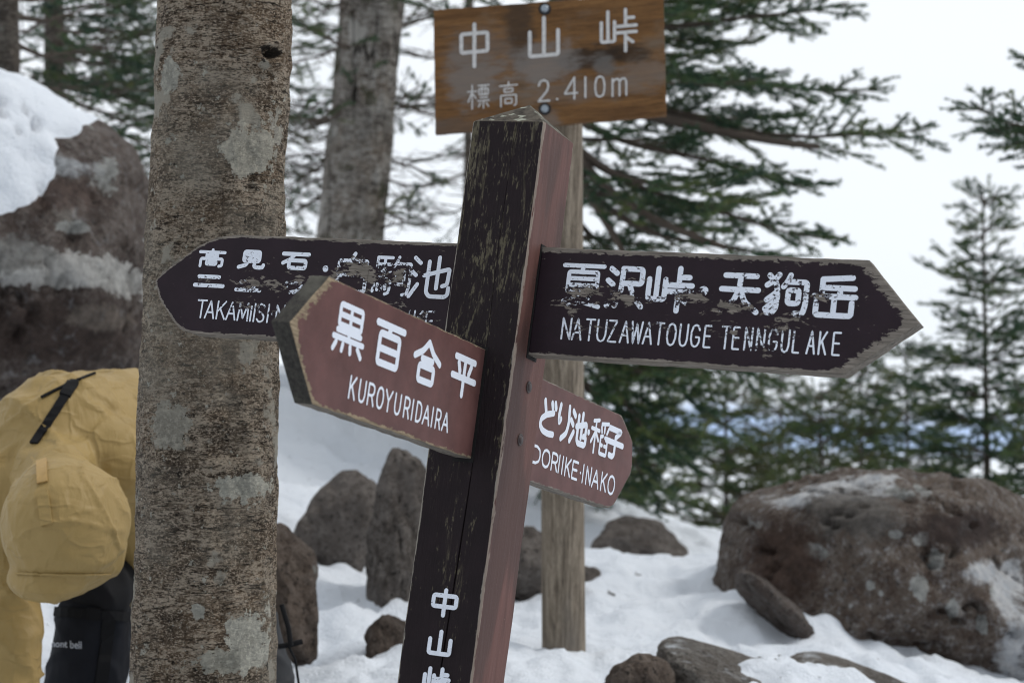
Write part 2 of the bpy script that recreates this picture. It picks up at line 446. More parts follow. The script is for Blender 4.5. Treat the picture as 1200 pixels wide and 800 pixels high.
def wood_mat(name, a, b, grain_axis='z', sc=1.0, stain=None, rough=0.8, knots=()):
    n = NT(name)
    s = {'z': (14, 14, 0.7), 'x': (0.9, 14, 16)}[grain_axis]
    f = n.noise(5 * sc, 7, 0.7, vec=n.mapping(n.co, scale=s), dist=0.3)
    g = n.noise(30 * sc, 4, 0.7, vec=n.mapping(n.co, scale=s))
    col = n.mix(n.ramp(f, [(0.36, 0), (0.62, 1)]), a, b)
    col = n.mix(n.ramp(g, [(0.36, 0.7), (0.5, 0)]), col, tuple(q * 0.4 for q in a))
    if stain:
        st = n.noise(5.5, 5, 0.6, vec=n.mapping(n.co, scale=(1, 1, 1.8) if grain_axis == 'x' else (1, 1, 0.35)))
        for (lo, hi, c) in stain: col = n.mix(n.ramp(st, [(lo, 0), (hi, 0.9)]), col, c)
    for (c, r, kc, amt) in knots:
        w = n.math('MULTIPLY_ADD', n.noise(1.0, 6, 0.65, vec=n.mapping(n.co, scale=(14, 30, 42), loc=(c[0] * 9, 0, c[2] * 9))), 1.5, n.blob(n.co, c, tuple(q * 1.5 for q in r)))
        col = n.mix(n.math('MULTIPLY', n.step(w, 1.15, 0.24), amt), col, kc)
    h = n.math('MULTIPLY_ADD', g, 0.5, f)
    return n.finish(col, rough, n.bump(h, 0.6, 0.006), 0.25)

# ------------------------------------------------------------------ lettering (stroke glyphs on a 100 x 100 grid)
GL = {
 '夏': "2,95 98,95;50,95 44,80;15,80 85,80 85,32 15,32 15,80;15,64 85,64;15,48 85,48;38,32 28,18 8,8;30,22 74,22 54,8 18,-2;36,18 60,6 94,-2",
 '沢': "8,93 24,82;2,64 16,54;5,2 22,32;40,94 92,94 92,58 40,58;40,94 40,58 38,30 26,2;60,58 72,28 96,2",
 '峠': "22,97 22,26;4,72 4,26 40,26 40,72;70,99 70,60;70,79 92,79;48,60 99,60;48,45 99,45;70,45 70,1;75,31 90,21",
 '天': "12,93 88,93;5,58 95,58;50,93 48,58 36,28 5,3;52,56 64,28 95,3",
 '狗': "30,98 18,82 4,72;8,96 26,76 30,50 28,16 19,4 8,6;28,56 6,36;26,36 4,14;56,98 50,82 42,70;50,82 95,82 95,28 91,8 82,4 73,6;54,62 78,62 78,30 54,30 54,62",
 '岳': "88,97 20,91;20,91 20,50;20,71 95,71;62,71 62,50;3,50 98,50;50,50 50,5;9,36 9,5 91,5 91,36",
 '高': "50,101 50,87;4,87 96,87;28,75 72,75 72,60 28,60 28,75;10,2 10,47 90,47 90,8 80,4;32,33 68,33 68,14 32,14 32,33",
 '髙': "50,101 50,87;4,87 96,87;30,87 30,47;70,87 70,47;30,74 70,74;30,61 70,61;10,2 10,47 90,47 90,8 80,4;32,33 68,33 68,14 32,14 32,33",
 '見': "22,97 78,97 78,40 22,40 22,97;22,78 78,78;22,59 78,59;38,40 32,16 6,2;62,40 62,8 72,3 92,3 95,18",
 '石': "4,93 96,93;46,93 34,62 6,34;28,52 88,52 88,4 28,4 28,52",
 'ニ': "12,80 82,80;1,14 99,14", 'ュ': "18,88 76,88 70,12;1,12 99,12", 'ウ': "50,99 50,80;12,50 12,80 90,80 84,42 62,12 36,0",
 '白': "52,101 42,82;12,82 88,82 88,2 12,2 12,82;12,44 88,44",
 '駒': "8,96 8,45 47,45 45,8 36,4;8,96 46,96;27,96 27,45;8,79 43,79;8,62 43,62;4,28 2,10;14,30 14,14;24,30 24,14;33,30 35,16;63,98 57,82 50,72;58,82 96,82 96,25 92,6 81,4;61,62 81,62 81,30 61,30 61,62",
 '池': "10,96 24,84;2,66 16,54;5,2 22,32;36,54 95,72 93,34 82,30;45,88 45,14 53,4 90,4 97,10 97,26;68,99 68,24",
 '黒': "14,98 86,98 86,54 14,54 14,98;14,76 86,76;50,98 50,26;12,42 88,42;2,26 98,26;12,15 4,-1;34,14 32,1;58,14 60,1;82,15 95,-1",
 '百': "3,97 97,97;52,97 42,74;16,74 84,74 84,3 16,3 16,74;16,38 84,38",
 '合': "50,101 30,76 2,58;50,101 70,76 98,58;30,57 70,57;22,40 78,40 78,3 22,3 22,40",
 '平': "9,94 91,94;23,80 31,58;77,80 69,58;1,43 99,43;50,94 50,-1",
 '中': "50,101 50,-1;7,79 93,79 93,34 7,34 7,79", '山': "50,99 50,7;7,66 7,7 93,7 93,66",
 'ど': "28,97 40,62;82,70 45,58 18,40 14,20 30,6 60,2 90,5;68,98 74,84;86,101 92,87",
 'り': "20,94 15,62 20,42 28,54;72,98 77,52 68,20 40,0",
 '稲': "40,99 10,91;2,68 46,68;24,93 24,0;24,62 4,28;27,60 44,38;94,99 56,91;56,82 60,68;74,84 74,70;97,85 89,68;56,54 56,3 95,3 95,54;56,54 68,57;80,54 95,54;56,29 68,29;80,29 95,29",
 '子': "16,93 83,93 54,68;54,68 54,12 45,3 26,5;1,50 99,50",
 '標': "22,99 22,0;2,72 42,72;22,70 4,30;24,64 40,42;50,94 99,94;54,80 95,80 95,56 54,56 54,80;67,94 67,56;82,94 82,56;58,44 92,44;48,31 99,31;74,31 74,0;60,21 52,6;87,21 97,6",
 '・': "49,50 51,50",
 'A': "2,0 50,100 98,0;19,34 81,34", 'D': "10,0 10,100;10,100 55,100 86,84 95,50 86,16 55,0 10,0", 'E': "94,100 8,100 8,0 94,0;8,52 82,52",
 'G': "92,78 76,96 50,101 22,92 7,66 7,34 22,8 50,-1 76,4 94,22 94,44 58,44", 'I': "50,0 50,100", 'K': "8,0 8,100;92,100 8,40;36,60 95,0",
 'L': "8,100 8,0 90,0", 'M': "4,0 12,100 50,12 88,100 96,0", 'N': "8,0 8,100 92,0 92,100",
 'O': "50,101 22,93 6,66 6,34 22,7 50,-1 78,7 94,34 94,66 78,93 50,101", 'R': "8,0 8,100;8,100 62,100 88,90 92,72 84,54 58,46 8,46;58,46 94,0",
 'S': "90,84 70,98 42,101 14,90 10,70 24,56 66,46 90,32 90,12 66,0 36,-1 8,14", 'T': "3,100 97,100;50,100 50,0",
 'U': "8,100 8,30 22,6 50,-1 78,6 92,30 92,100", 'W': "2,100 24,0 50,92 76,0 98,100", 'Y': "3,100 50,50 97,100;50,50 50,0", 'Z': "6,100 94,100 6,0 96,0",
 '2': "6,76 18,95 48,101 80,92 88,70 76,48 4,2;4,2 96,2", '4': "76,0 76,100;76,100 4,26 98,26", '1': "50,0 50,100",
 '0': "50,101 20,92 8,64 8,34 20,7 50,-1 80,7 92,34 92,64 80,92 50,101", 'm': "4,0 4,100;4,80 22,98 42,98 50,80 50,0;50,80 64,98 86,98 95,80 95,0",
 '.': "48,3 52,3", '·': "48,48 52,48",
}
def fillet(p, r, closed=False):
    p = [np.array(q, float) for q in p]; out = [p[0]]
    if closed: pass
    for i in range(1, len(p) - 1):
        a, b, c = p[i - 1], p[i], p[i + 1]
        la, lc = np.linalg.norm(a - b), np.linalg.norm(c - b)
        q = min(r, la * 0.45, lc * 0.45)
        s, e = b + (a - b) / la * q, b + (c - b) / lc * q
        for t in (0, .25, .5, .75, 1): out.append((1 - t) ** 2 * s + 2 * t * (1 - t) * b + t * t * e)
    out.append(p[-1]); return np.array(out)
class Letters:
    """flat painted strokes on a panel: local x along the panel, local z up, the face towards -y"""
    def __init__(s, y=-0.0004): s.bm = bmesh.new(); s.k = 0; s.y = y
    def stroke(s, pts, w):
        closed = len(pts) > 3 and np.allclose(pts[0], pts[-1])
        if closed:                                  # start in the middle of a side so that every corner is round
            m = (np.array(pts[0]) + np.array(pts[1])) / 2
            pts = [m] + list(pts[1:-1]) + [pts[0], m]
        p = fillet(pts, w * 0.55)
        d = np.diff(p, axis=0); l = np.linalg.norm(d, axis=1); keep = np.r_[True, l > 1e-7]; p = p[keep]
        d = np.diff(p, axis=0); d /= np.linalg.norm(d, axis=1)[:, None]
        nrm = np.c_[-d[:, 1], d[:, 0]]
        if closed: nn = np.r_[[nrm[0]], nrm[:-1] + nrm[1:], [nrm[0]]]
        else: nn = np.r_[[nrm[0]], nrm[:-1] + nrm[1:], [nrm[-1]]]
        nn /= np.linalg.norm(nn, axis=1)[:, None]
        dots = np.r_[1, np.clip((nn[1:-1] * nrm[1:]).sum(1), 0.45, 1), 1]
        off = nn * (w / 2 / dots)[:, None]
        y = s.y - 0.000012 * s.k; s.k = (s.k + 1) % 30
        mk = lambda q: s.bm.verts.new((q[0], y, q[1]))
        Lv = [mk(q) for q in p + off]; Rv = [mk(q) for q in p - off]
        for i in range(len(p) - 1): s.bm.faces.new((Lv[i], Rv[i], Rv[i + 1], Lv[i + 1]))
        if not closed:
            for c, a0, V0, V1 in ((p[0], d[0], Lv[0], Rv[0]), (p[-1], -d[-1], Rv[-1], Lv[-1])):
                n0 = np.array([-a0[1], a0[0]])
                arc = [mk(c + w / 2 * (n0 * math.cos(t) - a0 * math.sin(t))) for t in np.linspace(0, math.pi, 8)[1:-1]]
                s.bm.faces.new([V0] + arc + [V1])
    def glyph(s, ch, u0, v0, u1, v1, w, shear=0.0, inset=True):
        q = w / 2 if inset else 0
        for st in GL[ch].split(';'):
            pts = []
            for xy in st.split():
                x, y = map(float, xy.split(','))
                v = v0 + q + (v1 - v0 - 2 * q) * y / 100
                pts.append((u0 + q + (u1 - u0 - 2 * q) * x / 100 + shear * (v - v0), v))
            s.stroke(pts, w)
    def mesh(s, name):
        me = bpy.data.meshes.new(name)
        for f in s.bm.faces:
            f.normal_update()
            if f.normal.y > 0: f.normal_flip()
        s.bm.to_mesh(me); s.bm.free(); return me

class Panel:
    """a plane in the world: px -> local (u, v)"""
    def __init__(s, mw): s.mw = mw; s.inv = mw.inverted()
    def uv(s, px, py, y=0.0):
        o = s.inv @ EYE; d = s.inv.to_3x3() @ ray(px, py)
        t = (y - o.y) / d.y
        p = o + d * t; return (p.x, p.z)

# ------------------------------------------------------------------ painted, worn boards
def paint_mat(name, paint, wood, edges, blobs, base=0.0, letters=None, along=30, across=95, scratch=0.0, lwear=0.0, rough=0.55, spec=0.22, edge_w=0.008, edge_amt=0.45, uneven=0.0, wood2=None):
    """edges: list of ((nx, nz), d): signed distance n.x + d is 0 on the edge and positive inside
       blobs: list of (u, v, ru, rv, amount) where the paint has flaked"""
    n = NT(name)
    nz = n.noise(1.0, 8, 0.7, vec=n.mapping(n.co, scale=(along, 40, across)), dist=0.5)
    tot = n.math('MULTIPLY_ADD', nz, 2.4, -1.2 - 0.62 + base)
    nl_ = n.noise(1.0, 5, 0.6, vec=n.mapping(n.co, scale=(along * 0.35, 20, across * 0.35), loc=(4, 0, 7)))
    bm_ = n.math('MULTIPLY_ADD', nl_, 4.4, -1.55, clamp=True)
    for (u, v, ru, rv, amt) in blobs:
        tot = n.math('MULTIPLY_ADD', n.math('MULTIPLY', n.blob(n.co, (u, 0, v), (ru, 0.5, rv)), bm_), amt * 1.75, tot)
    for ((nx, nzz), d, ew) in edges:
        q = n.math('ADD', n.vmath('DOT_PRODUCT', n.co, (nx, 0, nzz), out=1), d)
        ee = n.math('MULTIPLY_ADD', q, -1.0 / ew, 1.0, clamp=True)
        tot = n.math('MULTIPLY_ADD', ee, edge_amt * 2.4, tot)
    peel = n.step(tot, 0.0, 0.03)
    g = n.noise(1.0, 7, 0.72, vec=n.mapping(n.co, scale=(18, 60, 260)))
    wc = n.mix(n.ramp(g, [(0.34, 0), (0.66, 1)]), tuple(q * 0.42 for q in wood), tuple(q * 1.35 for q in wood))
    if wood2: wc = n.mix(n.step(n.noise(45, 4, 0.6), 0.62, 0.05), wc, wood2)
    if letters:
        lw = n.noise(1.0, 7, 0.7, vec=n.mapping(n.co, scale=(along * 2.2, 40, across * 1.3), loc=(5, 0, 3)))
        t2 = n.math('MULTIPLY_ADD', lw, 2.4, -1.2 - 0.62 + lwear)
        for (u, v, ru, rv, amt) in blobs:
            t2 = n.math('MULTIPLY_ADD', n.blob(n.co, (u, 0, v), (ru * 1.25, 0.5, rv * 1.25)), amt * 1.1, t2)
        top = n.mix(n.noise(60, 4), tuple(q * 0.9 for q in letters), letters)
        pc = n.mix(n.step(t2, 0.0, 0.03), top, paint)
    else:
        pv = n.noise(16, 6, 0.65)
        pc = n.mix(n.ramp(pv, [(0.35, 0), (0.65, 1)]), tuple(q * (0.82 - uneven) for q in paint), tuple(q * (1.18 + uneven) for q in paint))
        dust = n.noise(220, 3, 0.7)
        pc = n.mix(n.ramp(dust, [(0.62, 0), (0.8, 0.3)]), pc, tuple(min(1, q * 2 + 0.05) for q in paint))
    col = n.mix(peel, pc, wc)
    rg = n.math('MULTIPLY_ADD', peel, 0.35, n.math('MULTIPLY_ADD', n.noise(40, 4), 0.2, rough - 0.1))
    h = n.math('ADD', n.math('MULTIPLY', peel, -1.0), n.math('MULTIPLY', g, n.math('MULTIPLY_ADD', peel, 0.8, 0.14)))
    return n.finish(col, rg, n.bump(h, 0.5, 0.0012), spec)

def board_mesh(name, poly, th, bevel=0.0018, seed=0, round_r=()):
    """poly in (u, v), clockwise or not; face at y=0, back at y=th"""
    rng = random.Random(seed)
    pts = []
    n = len(poly)
    for i in range(n):                                       # slight irregularity along the edges
        a, b = np.array(poly[i]), np.array(poly[(i + 1) % n])
        k = max(1, int(np.linalg.norm(b - a) / 0.02))
        nr = np.array([-(b - a)[1], (b - a)[0]]); nr = nr / np.linalg.norm(nr)
        for j in range(k):
            q = a + (b - a) * j / k
            if j: q = q + nr * rng.uniform(-0.0007, 0.0007)
            pts.append(q)
    bm = bmesh.new()
    fr = [bm.verts.new((p[0], 0, p[1])) for p in pts]; bk = [bm.verts.new((p[0], th, p[1])) for p in pts]
    f = bm.faces.new(fr); bm.faces.new(bk[::-1])
    m = len(pts)
    for i in range(m): bm.faces.new((fr[i], fr[(i + 1) % m], bk[(i + 1) % m], bk[i]))
    bmesh.ops.recalc_face_normals(bm, faces=bm.faces)
    ed = [e for e in bm.edges if (e.verts[0].co.y == e.verts[1].co.y)]
    bmesh.ops.bevel(bm, geom=ed, offset=bevel, segments=2, affect='EDGES', profile=0.5)
    return bm_mesh(name, bm)

# ------------------------------------------------------------------ the signpost
W = 0.12                                            # side of the square post
R_ = Matrix(((0.91130289, 0.39121846, 0.12835561), (-0.40793536, 0.90015856, 0.15265419), (-0.05581927, -0.19147499, 0.97990894)))
T_ = Vector((0.1525, 26.3232, 2.6929)) * W
POSTL = 11.4 * W
M_top = Matrix.Translation(EYE) @ (CAMR @ R_).to_4x4()
M_top.translation = EYE + CAMR @ T_
M_post = M_top @ Matrix.Translation((0, 0, -POSTL))   # origin at the foot of the post
signpost = empty('signpost', mw=M_post)
tag(signpost, 'leaning square dark wooden signpost with four arrow boards lettered in white', 'signpost')

WHITE = (0.74, 0.78, 0.86)
DARK = (0.0165, 0.0085, 0.0130)
RED = (0.112, 0.052, 0.047)
GREYWOOD = (0.20, 0.175, 0.15)

def post_front_mat(name, letters=None):
    n = NT(name)
    st = n.noise(1.0, 8, 0.7, vec=n.mapping(n.co, scale=(95, 95, 9)), dist=1.2)
    st2 = n.noise(1.0, 7, 0.72, vec=n.mapping(n.co, scale=(210, 210, 48), loc=(3, 0, 0)))
    patch = n.noise(1.0, 5, 0.6, vec=n.mapping(n.co, scale=(16, 16, 5), loc=(2, 0, 1)))
    sep = n.t.nodes.new('ShaderNodeSeparateXYZ'); n.set(sep.inputs[0], n.co)
    up = n.math('MULTIPLY_ADD', sep.outputs[2], 0.12, -0.12)
    bare = n.step(n.math('ADD', n.math('MULTIPLY_ADD', patch, 0.7, st), up), 0.985, 0.05)
    fleck = n.step(n.math('ADD', n.math('MULTIPLY_ADD', patch, 0.5, st2), up), 0.86, 0.03)
    base = n.mix(n.noise(30, 5), (0.009, 0.0062, 0.007), (0.02, 0.012, 0.0145))
    if letters: base = n.mix(n.step(n.noise(1.0, 6, 0.7, vec=n.mapping(n.co, scale=(70, 70, 110))), 0.62, 0.012), letters, base)
    rawc = n.mix(n.ramp(st2, [(0.35, 0), (0.65, 1)]), (0.022, 0.017, 0.013), (0.10, 0.085, 0.058))
    col = n.mix(n.math('MULTIPLY', bare, 0.85), base, rawc)
    col = n.mix(n.math('MULTIPLY', fleck, 0.8), col, n.mix(n.noise(70, 3), (0.085, 0.07, 0.035), (0.15, 0.135, 0.10)))
    # bare pale arrises
    h = n.math('ADD', n.math('MULTIPLY', st, 1.0), n.math('MULTIPLY', st2, 0.5))
    e1 = n.math('ADD', sep.outputs[0], W / 2); e2 = n.math('SUBTRACT', W / 2, sep.outputs[0])
    ed = n.math('MULTIPLY_ADD', n.math('MINIMUM', e1, e2), -1 / 0.006, 1.0, clamp=True)
    wv = n.noise(1.0, 5, 0.7, vec=n.mapping(n.co, scale=(120, 120, 14), loc=(8, 0, 0)))
    if not letters: col = n.mix(n.step(n.math('MULTIPLY_ADD', ed, 0.42, wv), 0.78, 0.03), col, (0.26, 0.235, 0.2))
    return n.finish(col, 0.75, n.bump(h, 0.8, 0.004), 0.2)
POST_FRONT = post_front_mat('post_weathered_front')
n = NT('post_red_side')
st = n.noise(1.0, 6, 0.6, vec=n.mapping(n.co, scale=(60, 60, 5)))
st2 = n.noise(1.0, 7, 0.7, vec=n.mapping(n.co, scale=(150, 150, 26), loc=(1, 1, 0)))
c = n.mix(n.ramp(st, [(0.3, 0), (0.7, 1)]), (0.100, 0.046, 0.038), (0.140, 0.068, 0.058))
c = n.mix(n.step(n.noise(1.0, 4, 0.5, vec=n.mapping(n.co, scale=(30, 14, 3.2), loc=(0, 2, 4))), 0.53, 0.06), c, (0.078, 0.042, 0.036))
c = n.mix(n.ramp(n.noise(300, 3, 0.6), [(0.66, 0), (0.78, 0.8)]), c, (0.3, 0.22, 0.2))
sp_ = n.t.nodes.new('ShaderNodeSeparateXYZ'); n.set(sp_.inputs[0], n.co)
e_ = n.math('MINIMUM', n.math('ADD', sp_.outputs[1], W / 2), n.math('MULTIPLY_ADD', n.math('SUBTRACT', W / 2, sp_.outputs[1]), 2.2, 0.0))
ed_ = n.math('MULTIPLY_ADD', e_, -1 / 0.009, 1.0, clamp=True)
c = n.mix(n.step(n.math('MULTIPLY_ADD', ed_, 0.36, st2), 0.72, 0.03), c, (0.25, 0.2, 0.165))
c = n.mix(n.step(st2, 0.71, 0.02), c, (0.05, 0.03, 0.028))
POST_SIDE = n.finish(c, 0.6, n.bump(n.math('ADD', st, n.math('MULTIPLY', st2, 0.4)), 0.5, 0.003), 0.2)
n = NT('post_cap_lichen')
f = n.noise(1.0, 6, 0.7, vec=n.mapping(n.co, scale=(60, 26, 60)))
c = n.mix(n.ramp(f, [(0.35, 0), (0.6, 1)]), (0.03, 0.025, 0.02), (0.11, 0.095, 0.075))
c = n.mix(n.step(n.noise(1.0, 5, 0.65, vec=n.mapping(n.co, scale=(40, 70, 40), loc=(2, 2, 2))), 0.58, 0.02), c, (0.33, 0.34, 0.28))
POST_CAP = n.finish(c, 0.9, n.bump(f, 0.8, 0.004), 0.2)

def make_post():
    h = W / 2; b = 0.0022
    zs = np.r_[np.linspace(0, POSTL - 0.004, 90), POSTL]
    xc0 = 0.11 * W
    rings = []
    rng = np.random.RandomState(5)
    for z in zs:
        top = z - POSTL
        # the drying crack opens below the near arrow board and runs to the foot; finer one up to the top
        op = np.clip((-top / W - 3.9) / 1.2, 0, 1)
        cw = 0.0004 + 0.0009 * op; cd = 0.002 + 0.012 * op
        xc = xc0 + 0.02 * W * math.sin(top * 9) - 0.008 * W * np.clip(-top / W - 4.3, 0, 6)
        sh = b if z < POSTL else b + 0.0015
        k = sh
        P = [(-h + k, -h), (-h * 0.62, -h + 0.0004 * math.sin(top * 40)), (-h * 0.3, -h + 0.0004 * math.sin(top * 31 + 2)), (xc - cw, -h + 0.0002), (xc, -h + cd), (xc + cw, -h + 0.0002), (h * 0.55, -h + 0.0005 * math.sin(top * 37)), (h - k, -h),
             (h, -h + k), (h, 0), (h, h - k), (h - k, h), (-h + k, h), (-h, h - k), (-h, -h + k)]
        jit = 0.0006 * vnoise(np.c_[np.arange(len(P)) * 3.1, np.full(len(P), z * 22), np.zeros(len(P))])
        rings.append([(x * (1 + jit[i] / h), y * (1 + jit[i] / h), z) for i, (x, y) in enumerate(P)])
    m = len(rings[0]); V = [v for r in rings for v in r]
    bm = bmesh.new(); vs = [bm.verts.new(v) for v in V]
    for i in range(len(zs) - 1):
        for j in range(m):
            f = bm.faces.new((vs[i * m + j], vs[i * m + (j + 1) % m], vs[(i + 1) * m + (j + 1) % m], vs[(i + 1) * m + j]))
            f.material_index = 0 if (j < 7 or j >= 12) else 1
    ap = bm.verts.new((0.004, 0, POSTL + 0.3718 * W))
    o = (len(zs) - 1) * m
    for j in range(m):
        f = bm.faces.new((vs[o + j], vs[o + (j + 1) % m], ap)); f.material_index = 2
    bm.faces.new([vs[j] for j in range(m)][::-1])
    return link('post', bm_mesh('post', bm), [POST_FRONT, POST_SIDE, POST_CAP], signpost)
make_post()

def vtop(z): return POSTL + z * W                     # fitted heights are below the top edge
# boards: (matrix in post frame)
def place(x, y, z, turn): return Matrix.Translation((x, y, z)) @ Matrix.Rotation(turn, 4, 'Z')
TH = 0.030
zB = vtop((-1.5197 - 2.9096) / 2); hB = (2.9096 - 1.5197) * W / 2
M_B = place(W / 2, -0.1075 * W, zB, 0)
M_A = place(-W / 2, -0.1075 * W, zB, 0)
zC = vtop((-2.9418 - 4.3161) / 2); hC = (4.3161 - 2.9418) * W / 2
M_C = place(0.1066 * W, -W / 2, zC, math.pi / 2)
zD = vtop((-2.9616 - 4.3602) / 2)
M_D = place(0.1066 * W, W / 2, zD, math.pi / 2)

def line_edge(a, b, inside):
    a, b = np.array(a, float), np.array(b, float); t = (b - a) / np.linalg.norm(b - a)
    n_ = np.array([-t[1], t[0]]); d = -n_ @ a
    if n_ @ np.array(inside) + d < 0: n_, d = -n_, -d
    return ((float(n_[0]), float(n_[1])), float(d))

BOARD_EDGE = wood_mat('board_edge', (0.10, 0.085, 0.07), (0.24, 0.21, 0.175), 'x', 2.0)
BOARD_END = wood_mat('mossy_board_end', (0.018, 0.016, 0.014), (0.06, 0.055, 0.046), 'z', 2.5, stain=[(0.5, 0.62, (0.11, 0.105, 0.085))])
GAP_SHADE = plain('gap_shade_black', (0.006, 0.005, 0.005), 0.9)
def make_board(label, M, poly, paint, blobs, kanji, latin, kw, lw, mats_kw, lmats_kw, edge_skip, seed, extra=None):
    pan = Panel(M_post @ M)
    bl = []
    for (px, py, rx, ry, amt) in blobs:
        u, v = pan.uv(px, py); s = (M_post @ M).translation
        k = (s - EYE).length / FPX
        bl.append((u, v, rx * k * 1.1, ry * k, amt))
    cen = (sum(p[0] for p in poly) / len(poly), 0.0)
    eds = [line_edge(poly[i], poly[(i + 1) % len(poly)], cen) + (w_,) for i, w_ in enumerate(edge_skip) if w_]
    wood_ = (0.27, 0.21, 0.14) if extra else GREYWOOD
    m1 = paint_mat('board_paint', paint, wood_, eds, bl, **mats_kw)
    m2 = paint_mat('board_lettering', paint, wood_, eds, bl, letters=WHITE, **lmats_kw)
    b = link('arrow_board', board_mesh('arrow_board', poly, 0.027 if extra else TH, seed=seed), [m1, BOARD_EDGE, extra or BOARD_EDGE], signpost, M)
    for f in b.data.polygons: f.material_index = 0 if abs(f.normal.y) > 0.4 else (2 if f.normal.x < -0.25 else 1)
    b['label'] = label
    vh = max(q[1] for q in poly); sgn = 1 if cen[0] > 0 else -1    # raised black box, painted-in shade for the gap round the arm
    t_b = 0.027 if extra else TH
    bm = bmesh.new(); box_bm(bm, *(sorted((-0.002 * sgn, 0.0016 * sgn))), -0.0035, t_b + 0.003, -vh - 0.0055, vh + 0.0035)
    link('gap_shade', bm_mesh('gap_shade', bm), GAP_SHADE, signpost, M)
    lt = Letters()
    for (ch, x0, y0, x1, y1) in kanji:
        u0, v1 = pan.uv(x0, y0); u1, v0 = pan.uv(x1, y1)
        if ch == '・':
            lt.glyph(ch, u0, v0, u1, v1, abs(v1 - v0), inset=False); continue
        lt.glyph(ch, u0, v0, u1, v1, kw * (0.66 if ch == '稲' else 0.8 if ch in '黒駒高髙夏' else 1))
    for (ch, x0, y0, x1, y1) in latin:                # left-bottom and right-bottom plus height in the first tuple item
        u0, v1 = pan.uv(x0, y0); u1, v0 = pan.uv(x1, y1)
        lt.glyph(ch, u0, v0, u1, v1, lw)
    link('lettering', lt.mesh('lettering'), m2, b)
    return b

def latin_run(chars, yb0, yt0, xa, yb1, yt1, xb):
    """chars: (char, x0, x1) px; bottoms and tops interpolated between xa and xb"""
    out = []
    for ch, x0, x1 in chars:
        def lerp(a, b, x): return a + (b - a) * (x - xa) / (xb - xa)
        sl = 2.5                                     # the column leans with the post
        out.append((ch, x0 + sl * .4, lerp(yt0, yt1, x0), x1 - sl * .4, lerp(yb0, yb1, x1)))
    return out

# B: right arm
xc, xt = (4.7184 - 0.5) * W, (5.3907 - 0.5) * W
polyB = [(0.001, -hB), (xc - 0.02, -hB), (xt, -0.004), (xc, hB), (0.001, hB)]
make_board('long dark right-pointing arrow board, paint badly flaked', M_B, polyB, DARK,
    [(695, 344, 52, 13, .5), (664, 360, 26, 14, .42), (730, 352, 50, 10, .4), (818, 346, 30, 10, .44), (806, 352, 30, 12, .3), (858, 359, 26, 9, .46), (962, 349, 18, 9, .4), (895, 412, 22, 9, .5), (845, 368, 30, 14, .3), (775, 380, 36, 14, .18), (930, 380, 36, 18, .22), (1016, 355, 14, 10, .3), (780, 425, 60, 8, .25), (700, 385, 60, 16, .2), (870, 390, 60, 16, .2), (740, 320, 80, 14, .12), (900, 360, 70, 40, .12), (920, 330, 50, 20, .12)],
    [('夏', 659.6, 305.5, 706, 361.5), ('沢', 711.5, 308, 755, 364), ('峠', 758.5, 309.5, 811, 369), ('・', 817.5, 335, 831.5, 348), ('天', 843, 315.5, 891, 371), ('狗', 896, 317, 947.5, 374.5), ('岳', 952.5, 319, 1004, 377)],
    latin_run([('N', 658, 670), ('A', 671, 682.5), ('T', 686, 697), ('U', 699, 711.5), ('Z', 712.5, 723.5), ('A', 727, 738), ('W', 739.5, 753), ('A', 754, 765), ('T', 768, 778), ('O', 781, 793), ('U', 795.5, 807), ('G', 809, 821), ('E', 824.5, 834), ('T', 845, 856), ('E', 858, 867.5), ('N', 872, 882.5), ('N', 886, 897), ('G', 900, 912), ('U', 915, 926), ('L', 928.6, 938), ('A', 945.5, 956), ('K', 959, 969.5), ('E', 975, 985.5)], 398, 371.5, 660, 417.5, 389, 986),
    0.0083, 0.0029, dict(base=0.21, along=55, across=135), dict(base=0.21, lwear=0.34, along=55, across=135), (.007, .02, .022, .012, 0), 3)
# A: left arm, rounded shoulders
xa, xta = -(4.55 - 0.5) * W, -(5.1916 - 0.5) * W
polyA = [(-0.001, hB), (xa + 0.07, hB), (xa + 0.03, hB - 0.006), (xa - 0.005, hB - 0.022), (xta + 0.012, 0.014), (xta, 0.0), (xta + 0.014, -0.030), (xta + 0.045, -hB + 0.02), (xta + 0.062, -hB + 0.006), (xta + 0.085, -hB), (-0.001, -hB)]
make_board('dark left-pointing arrow board behind the reddish one, paint flaked', M_A, polyA, DARK,
    [(330, 332, 50, 22, .34), (290, 330, 44, 16, .3), (375, 325, 40, 16, .36), (435, 325, 30, 20, .46), (470, 322, 26, 26, .36), (415, 312, 30, 16, .4), (490, 372, 40, 12, .3), (280, 356, 34, 10, .34), (320, 358, 40, 16, .24), (240, 330, 14, 8, .3), (300, 305, 40, 12, .14), (440, 285, 60, 8, .22), (465, 358, 20, 14, .36)],
    [('髙', 233, 290.5, 264, 315), ('見', 279, 291.5, 311.5, 317), ('石', 330, 293.5, 363, 318), ('ニ', 228.5, 318, 263, 340), ('ュ', 276.5, 326, 306, 344.5), ('ウ', 332, 326, 358, 346), ('・', 377.5, 311, 386, 319), ('白', 393, 294.5, 433, 346), ('駒', 439.5, 297.5, 480.5, 350), ('池', 481, 297.5, 527, 353)],
    latin_run([('T', 231, 242), ('A', 241, 252), ('K', 254, 265), ('A', 266, 277), ('M', 279, 292), ('I', 292, 297), ('I', 296, 301), ('S', 301, 311), ('I', 312, 317), ('·', 317, 321), ('N', 323, 334)], 372.5, 350.5, 231, 380, 357, 334) +
    latin_run([('I', 477, 481), ('K', 484, 495), ('E', 498, 508.5)], 388, 363, 478, 389, 364, 508),
    0.0066, 0.0030, dict(base=0.22, along=55, across=135), dict(base=0.22, lwear=0.34, along=55, across=135), (.007, .006, .006, .005, .004, .006, .006, .006, .006, .006, 0), 7)
